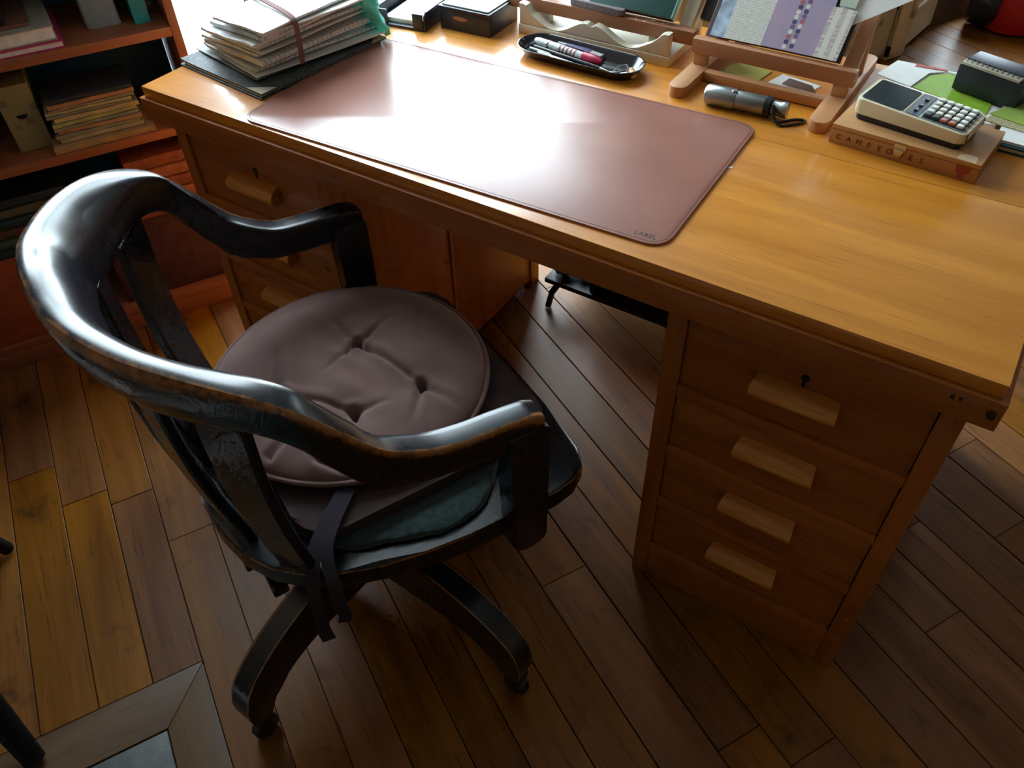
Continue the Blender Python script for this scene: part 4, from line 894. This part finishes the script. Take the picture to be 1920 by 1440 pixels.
for k in range(11):
    x = -0.048 + 0.0088*k
    tube('spiral_ring', [(x, 0.002+0.005*math.cos(a), 0.0465+0.0045*math.sin(a)) for a in [2*PI*i/12 for i in range(13)]], 0.0008, M_IRON, nb, 5)
tag(prism('white_card', rrect(-0.035, 0.035, -0.02, 0.02, 0.003, 3), 0, 0.002, M_PAP3, None, 0.0004, (1.435, 0.665, H+0.0190), 0.3), 'white card lying right of the black card box', 'card')

# ================================================================== black rack under the far side of the desk
rk = tag(empty('metal_rack', (0.66, 0.80, 0), math.radians(0)), 'low black metal rack standing on the floor behind the desk', 'rack')
box('shelf_plate', -0.16, 0.30, -0.17, 0.10, 0.092, 0.107, M_IRON, rk, 0.003)
for x, y in ((-0.125, -0.14), (0.27, -0.14), (-0.125, 0.08), (0.27, 0.08)):
    tube('leg', [(x, y, 0.093), (x-0.022, y-0.012, 0.05), (x-0.03, y-0.018, 0.004)], 0.009, M_IRON, rk, 8)
for k in range(10): box('fin', -0.03+0.033*k, -0.02+0.033*k, -0.16, 0.09, 0.1072, 0.30, M_IRON, rk, 0.002)
for k, (x, y, r) in enumerate(((0.535, 0.675, 0.03), (0.585, 0.70, 0.034), (0.545, 0.76, 0.032))):
    bm = bmesh.new(); bmesh.ops.create_icosphere(bm, subdivisions=3, radius=r)
    rd = random.Random(k)
    for v in bm.verts: v.co *= 1 + 0.25*math.sin(v.co.x*190+k)*math.sin(v.co.y*170+k)*math.cos(v.co.z*150); v.co.z *= 0.9
    lo_ = min(v.co.z for v in bm.verts)
    o = link('foil_ball', tome(bm, 'foil_ball'), plain('crumpled_foil', (0.6, 0.6, 0.58), 0.35, metal=0.8), None, (x, y, 0.1073 - lo_), 0, True)
    tag(o, ['crumpled silver bundle at the rack front corner', 'larger crumpled silver bundle in the middle of the rack end', 'crumpled silver bundle at the rack rear'][k], 'foil', 'silver bundles on the rack')

# ================================================================== bookcase on the left
bc = tag(empty('bookcase', RT(-0.345, -0.30, 0), PHI), 'orange brown open bookcase against the left wall', 'bookcase')
SB0, SB1 = -0.47, 0.437          # local s range (world s -0.77 .. 0.137)
BD = -0.295
box('side_panel', BD, 0.0, SB1-0.020, SB1, 0, 1.06, wood('bookcase_upright', (0.25, 0.082, 0.036), (0.35, 0.125, 0.058), 2, 0.45, 0.1, 0.8, pores=0.2), bc, 0.0015)
box('side_panel', BD, 0.0, SB0, SB0+0.020, 0, 1.06, MAT['bookcase_upright'], bc, 0.0015)
box('back_panel', BD, BD+0.008, SB0+0.0205, SB1-0.0205, 0.0, 1.06, M_HAZE, bc)
box('plinth', -0.02, 0.0, SB0+0.0205, SB1-0.0205, 0, 0.046, M_SHELF, bc, 0.0015)
for zt in (0.066, 0.520, 0.743, 1.06):
    box('shelf', BD+0.0085, 0.0, SB0+0.0205, SB1-0.0205, zt-0.0205, zt, M_SHELF, bc, 0.0015)
def onshelf(t, s, z): return RT(-0.345+t, -0.30+s, z)
def sbook(name, label, cat, t0, t1, s0, s1, z0, z1, mat, rot=0.0, bev=0.002, group=None):
    ct, cs_ = (t0+t1)/2, (s0+s1)/2
    return tag(box(name, t0-ct, t1-ct, s0-cs_, s1-cs_, 0, z1-z0, mat, None, bev, onshelf(ct, cs_, z0), PHI+rot), label, cat, group)
# (local s = world s + 0.30)
zs = 0.7435
def shelf_book(name, label, s0, s1, t0, t1, z0, z1, cov, rot=0.0):
    e = tag(empty(name, onshelf((t0+t1)/2, (s0+s1)/2, z0), PHI+rot), label, 'book'); a, b_ = (t1-t0)/2, (s1-s0)/2; h = z1-z0
    box('cover', -a, a, -b_, b_, 0, 0.002, cov, e); box('cover', -a, a, -b_, b_, h-0.002, h, cov, e); box('pages', -a+0.002, a-0.003, -b_+0.002, b_-0.003, 0.0021, h-0.0021, M_PAP, e); box('spine', -a-0.0015, -a-0.0001, -b_, b_, 0, h, cov, e)
    return e
shelf_book('book', 'pink book at the bottom of the left upper-shelf stack', -0.13, 0.20, -0.21, -0.010, zs, zs+0.014, plain('pink_cover', (0.50, 0.03, 0.14), 0.5))
shelf_book('book', 'thick pale grey book on top of the pink book', -0.14, 0.19, -0.215, -0.018, zs+0.0145, zs+0.042, plain('pale_grey_cover', (0.42, 0.42, 0.36), 0.6), 0.02)
sbook('lid_box', 'brown flat box lid on the pale grey book', 'box', -0.22, -0.045, -0.12, 0.15, zs+0.0425, zs+0.05, plain('brown_board', (0.22, 0.10, 0.06), 0.7))
lp = tag(empty('storage_case', onshelf(-0.135, -0.01, zs+0.0505), PHI), 'dark blue case with a silver strip on the upper shelf', 'case')
box('body', -0.10, 0.085, -0.12, 0.115, 0, 0.055, M_NVP, lp, 0.004); box('silver_strip', 0.0852, 0.087, -0.12, 0.113, 0.030, 0.036, M_CHROME, lp); box('lid', -0.10, 0.085, -0.12, 0.115, 0.0552, 0.12, plain('slate_blue_case', (0.05, 0.09, 0.12), 0.5), lp, 0.004)
cn = tag(empty('frosted_canister', onshelf(-0.115, 0.291, zs), PHI), 'frosted grey square canister on the upper shelf', 'canister')
me = tome(prism_bm(rrect(-0.04, 0.04, -0.036, 0.036, 0.008), 0, 0.17, 0.004), 'body'); smooth_by_angle(me, 0.6); link('body', me, plain('frosted_grey', (0.22, 0.28, 0.32), 0.4), cn)
prism('lid', rrect(-0.041, 0.041, -0.037, 0.037, 0.008), 0.1702, 0.19, plain('grey_lid', (0.3, 0.34, 0.36), 0.4), cn, 0.003)
tc_ = tag(empty('turquoise_carton', onshelf(-0.10, 0.370, zs), PHI), 'turquoise carton right of the frosted canister', 'carton')
box('body', -0.05, 0.05, -0.017, 0.017, 0, 0.16, plain('turquoise_card', (0.02, 0.30, 0.34), 0.5), tc_, 0.0015); box('flap', -0.05, 0.05, -0.0165, 0.0165, 0.1602, 0.162, plain('turquoise_card', (0, 0, 0)), tc_)
z2 = 0.5205
def speck_card():
    m = bpy.data.materials.new('patterned_card'); nt, b = nodes(m); v = coords(nt)
    w = nt.nodes.new('ShaderNodeTexVoronoi'); w.inputs['Scale'].default_value = 26; nt.links.new(v, w.inputs['Vector'])
    k = math_n(nt, 'SUBTRACT', 1.0, ramp(nt, w.outputs['Distance'], 0.18, 0.28))
    lin(nt, mix(nt, math_n(nt, 'MULTIPLY', k, 0.6), (0.30, 0.27, 0.13, 1), (0.10, 0.12, 0.09, 1)), b.inputs['Base Color']); setp(b, Roughness=0.7); return m
tagb = tag(empty('patterned_box', onshelf(-0.130, 0.058, z2), PHI), 'mustard patterned magazine box on the middle shelf', 'box')
box('side', -0.10, 0.07, -0.036, 0.036, 0, 0.150, speck_card(), tagb, 0.002)
front_p = [(0.0718, 0.012*math.cos(a), 0.085+0.010*math.sin(a)) for a in [PI + PI*i/10 for i in range(11)]]
bm = bmesh.new(); bm.faces.new([bm.verts.new(p) for p in front_p]); fh = link('finger_hole', tome(bm, 'finger_hole'), M_BLACK, tagb)
# old paper stack, built sheet bundle by bundle
rd = random.Random(11); zz = z2
cols = [(0.36, 0.24, 0.12), (0.40, 0.36, 0.24), (0.24, 0.26, 0.20), (0.38, 0.22, 0.13), (0.22, 0.24, 0.20), (0.30, 0.34, 0.16), (0.40, 0.34, 0.20), (0.20, 0.20, 0.16), (0.40, 0.36, 0.22), (0.28, 0.24, 0.18), (0.36, 0.20, 0.11), (0.035, 0.045, 0.06)]
names_ = ['torn brown wrapping paper at the bottom of the old paper stack'] + ['old paper bundle number %s from the bottom of the shelf stack' % w for w in ('two', 'three', 'four', 'five', 'six', 'seven', 'eight', 'nine', 'ten', 'eleven')] + ['dark folder topmost on the old paper stack']
for k, c in enumerate(cols):
    h = rd.uniform(0.005, 0.0095) if k else 0.012
    m = plain('old_paper_%d' % k, c, 0.85, var=0.2, vscale=40)
    o = paper_item('paper_bundle', 0.185 if k else 0.225, 0.125, h, m, onshelf(-0.150 + (0 if k else 0.018), 0.205 + rd.uniform(-0.010, 0.010) - 0.0, zz), PHI - PI/2 + rd.uniform(-0.05, 0.05), 0.0008, (0, 0), 8, 4, 40+k)
    tag(o, names_[k], 'paper', 'old papers on the middle shelf'); zz += h + 0.0017
z3 = 0.0665
# lower compartment
M_RUST = plain('rust_leather', (0.30, 0.06, 0.025), 0.55, var=0.2)
sbook('red_box', 'rust red box standing on the bottom shelf at the left', 'box', -0.17, -0.012, -0.29, -0.05, z3, 0.29, M_RUST)
sbook('maroon_box', 'maroon box on the bottom shelf beside the desk pedestal', 'box', -0.20, -0.030, 0.10, 0.415, z3, 0.300, plain('maroon_board', (0.075, 0.022, 0.032), 0.6))
for k in range(5):
    c = [(0.30, 0.08, 0.05), (0.36, 0.11, 0.07), (0.26, 0.07, 0.05), (0.38, 0.13, 0.08), (0.30, 0.09, 0.06)][k]
    o = sbook('wood_offcut', 'reddish folder %s on the maroon box' % ('lowest', 'second from the bottom', 'in the middle', 'second from the top', 'topmost')[k], 'folder', -0.20, -0.015-0.004*k, 0.19+0.006*k, 0.412, 0.3005+0.030*k, 0.3285+0.030*k, plain('red_folder_%d' % k, c, 0.6, var=0.3, vscale=50), 0.0, 0.003, 'reddish folders on the maroon box')
for k in range(6):
    c = [(0.02, 0.05, 0.07), (0.05, 0.09, 0.09), (0.10, 0.05, 0.04), (0.02, 0.06, 0.08), (0.10, 0.11, 0.08), (0.02, 0.04, 0.06)][k]
    o = sbook('folder', 'dark folder %s on the rust red box' % ('lowest', 'second from the bottom', 'third from the bottom', 'fourth from the bottom', 'second from the top', 'topmost')[k], 'folder', -0.21, -0.03-0.006*k, -0.30, 0.09-0.004*k, 0.2905+0.022*k, 0.3105+0.022*k, plain('dark_folder_%d' % k, c, 0.6, var=0.2), 0.0, 0.002, 'dark folders on the rust red box')
tw = tag(empty('twine_bundle', onshelf(-0.04, -0.395, z3), PHI), 'loose bundle of pale twine on the bottom shelf', 'twine')
for k in range(6): tube('strand', catmull([(0.03*math.sin(k), -0.04+0.01*k, 0.004), (0.02, 0.0+0.006*k, 0.012+0.004*k), (0.0+0.01*k, 0.03, 0.008), (0.02-0.01*k, 0.06, 0.004)], 4), 0.0022, plain('pale_twine', (0.5, 0.45, 0.36), 0.9), tw, 6)

# ================================================================== fireside stand: dark legs at the lower left edge
fs = tag(empty('fireside_stool', RT(0.46, -0.66, 0), PHI), 'dark wooden stool whose splayed leg shows at the lower left', 'stool')
M_DK = plain('dark_stained_wood', (0.005, 0.004, 0.004), 0.6, spec=0.15)
for sx, sy in ((1, 1), (-1, 1), (1, -1), (-1, -1)):
    if sx > 0 and sy > 0: tube('leg', [(0.295, 0.080, 0.012), (0.22, 0.055, 0.11), (0.11, 0.03, 0.34)], [0.018, 0.024, 0.020], M_DK, fs, 10)
    else: tube('leg', [(0.20*sx, 0.075*sy, 0.012), (0.10*sx, 0.035*sy, 0.34)], [0.014, 0.018], M_DK, fs, 10)
prism('seat', [(0.15*math.cos(2*PI*i/28), 0.09*math.sin(2*PI*i/28)) for i in range(28)], 0.335, 0.365, M_DK, fs, 0.006)

# ================================================================== small wear on the desk
M_KNOT = plain('dark_knot', (0.035, 0.016, 0.008), 0.6, var=0.4, vscale=200)
for x, z, rx, rz in ((1.497, H-0.042, 0.007, 0.0085), (1.452, H-0.034, 0.003, 0.006), (1.461, H-0.034, 0.0025, 0.005)):
    rd = random.Random(int(x*1000))
    front_prism('knot', [(x + rx*math.cos(2*PI*i/14)*rd.uniform(0.6, 1.1), z + rz*math.sin(2*PI*i/14)*rd.uniform(0.6, 1.1)) for i in range(14)], -EY-0.00025, -EY+0.001, M_KNOT, desk, 0, (-0.75, -0.38, 0))
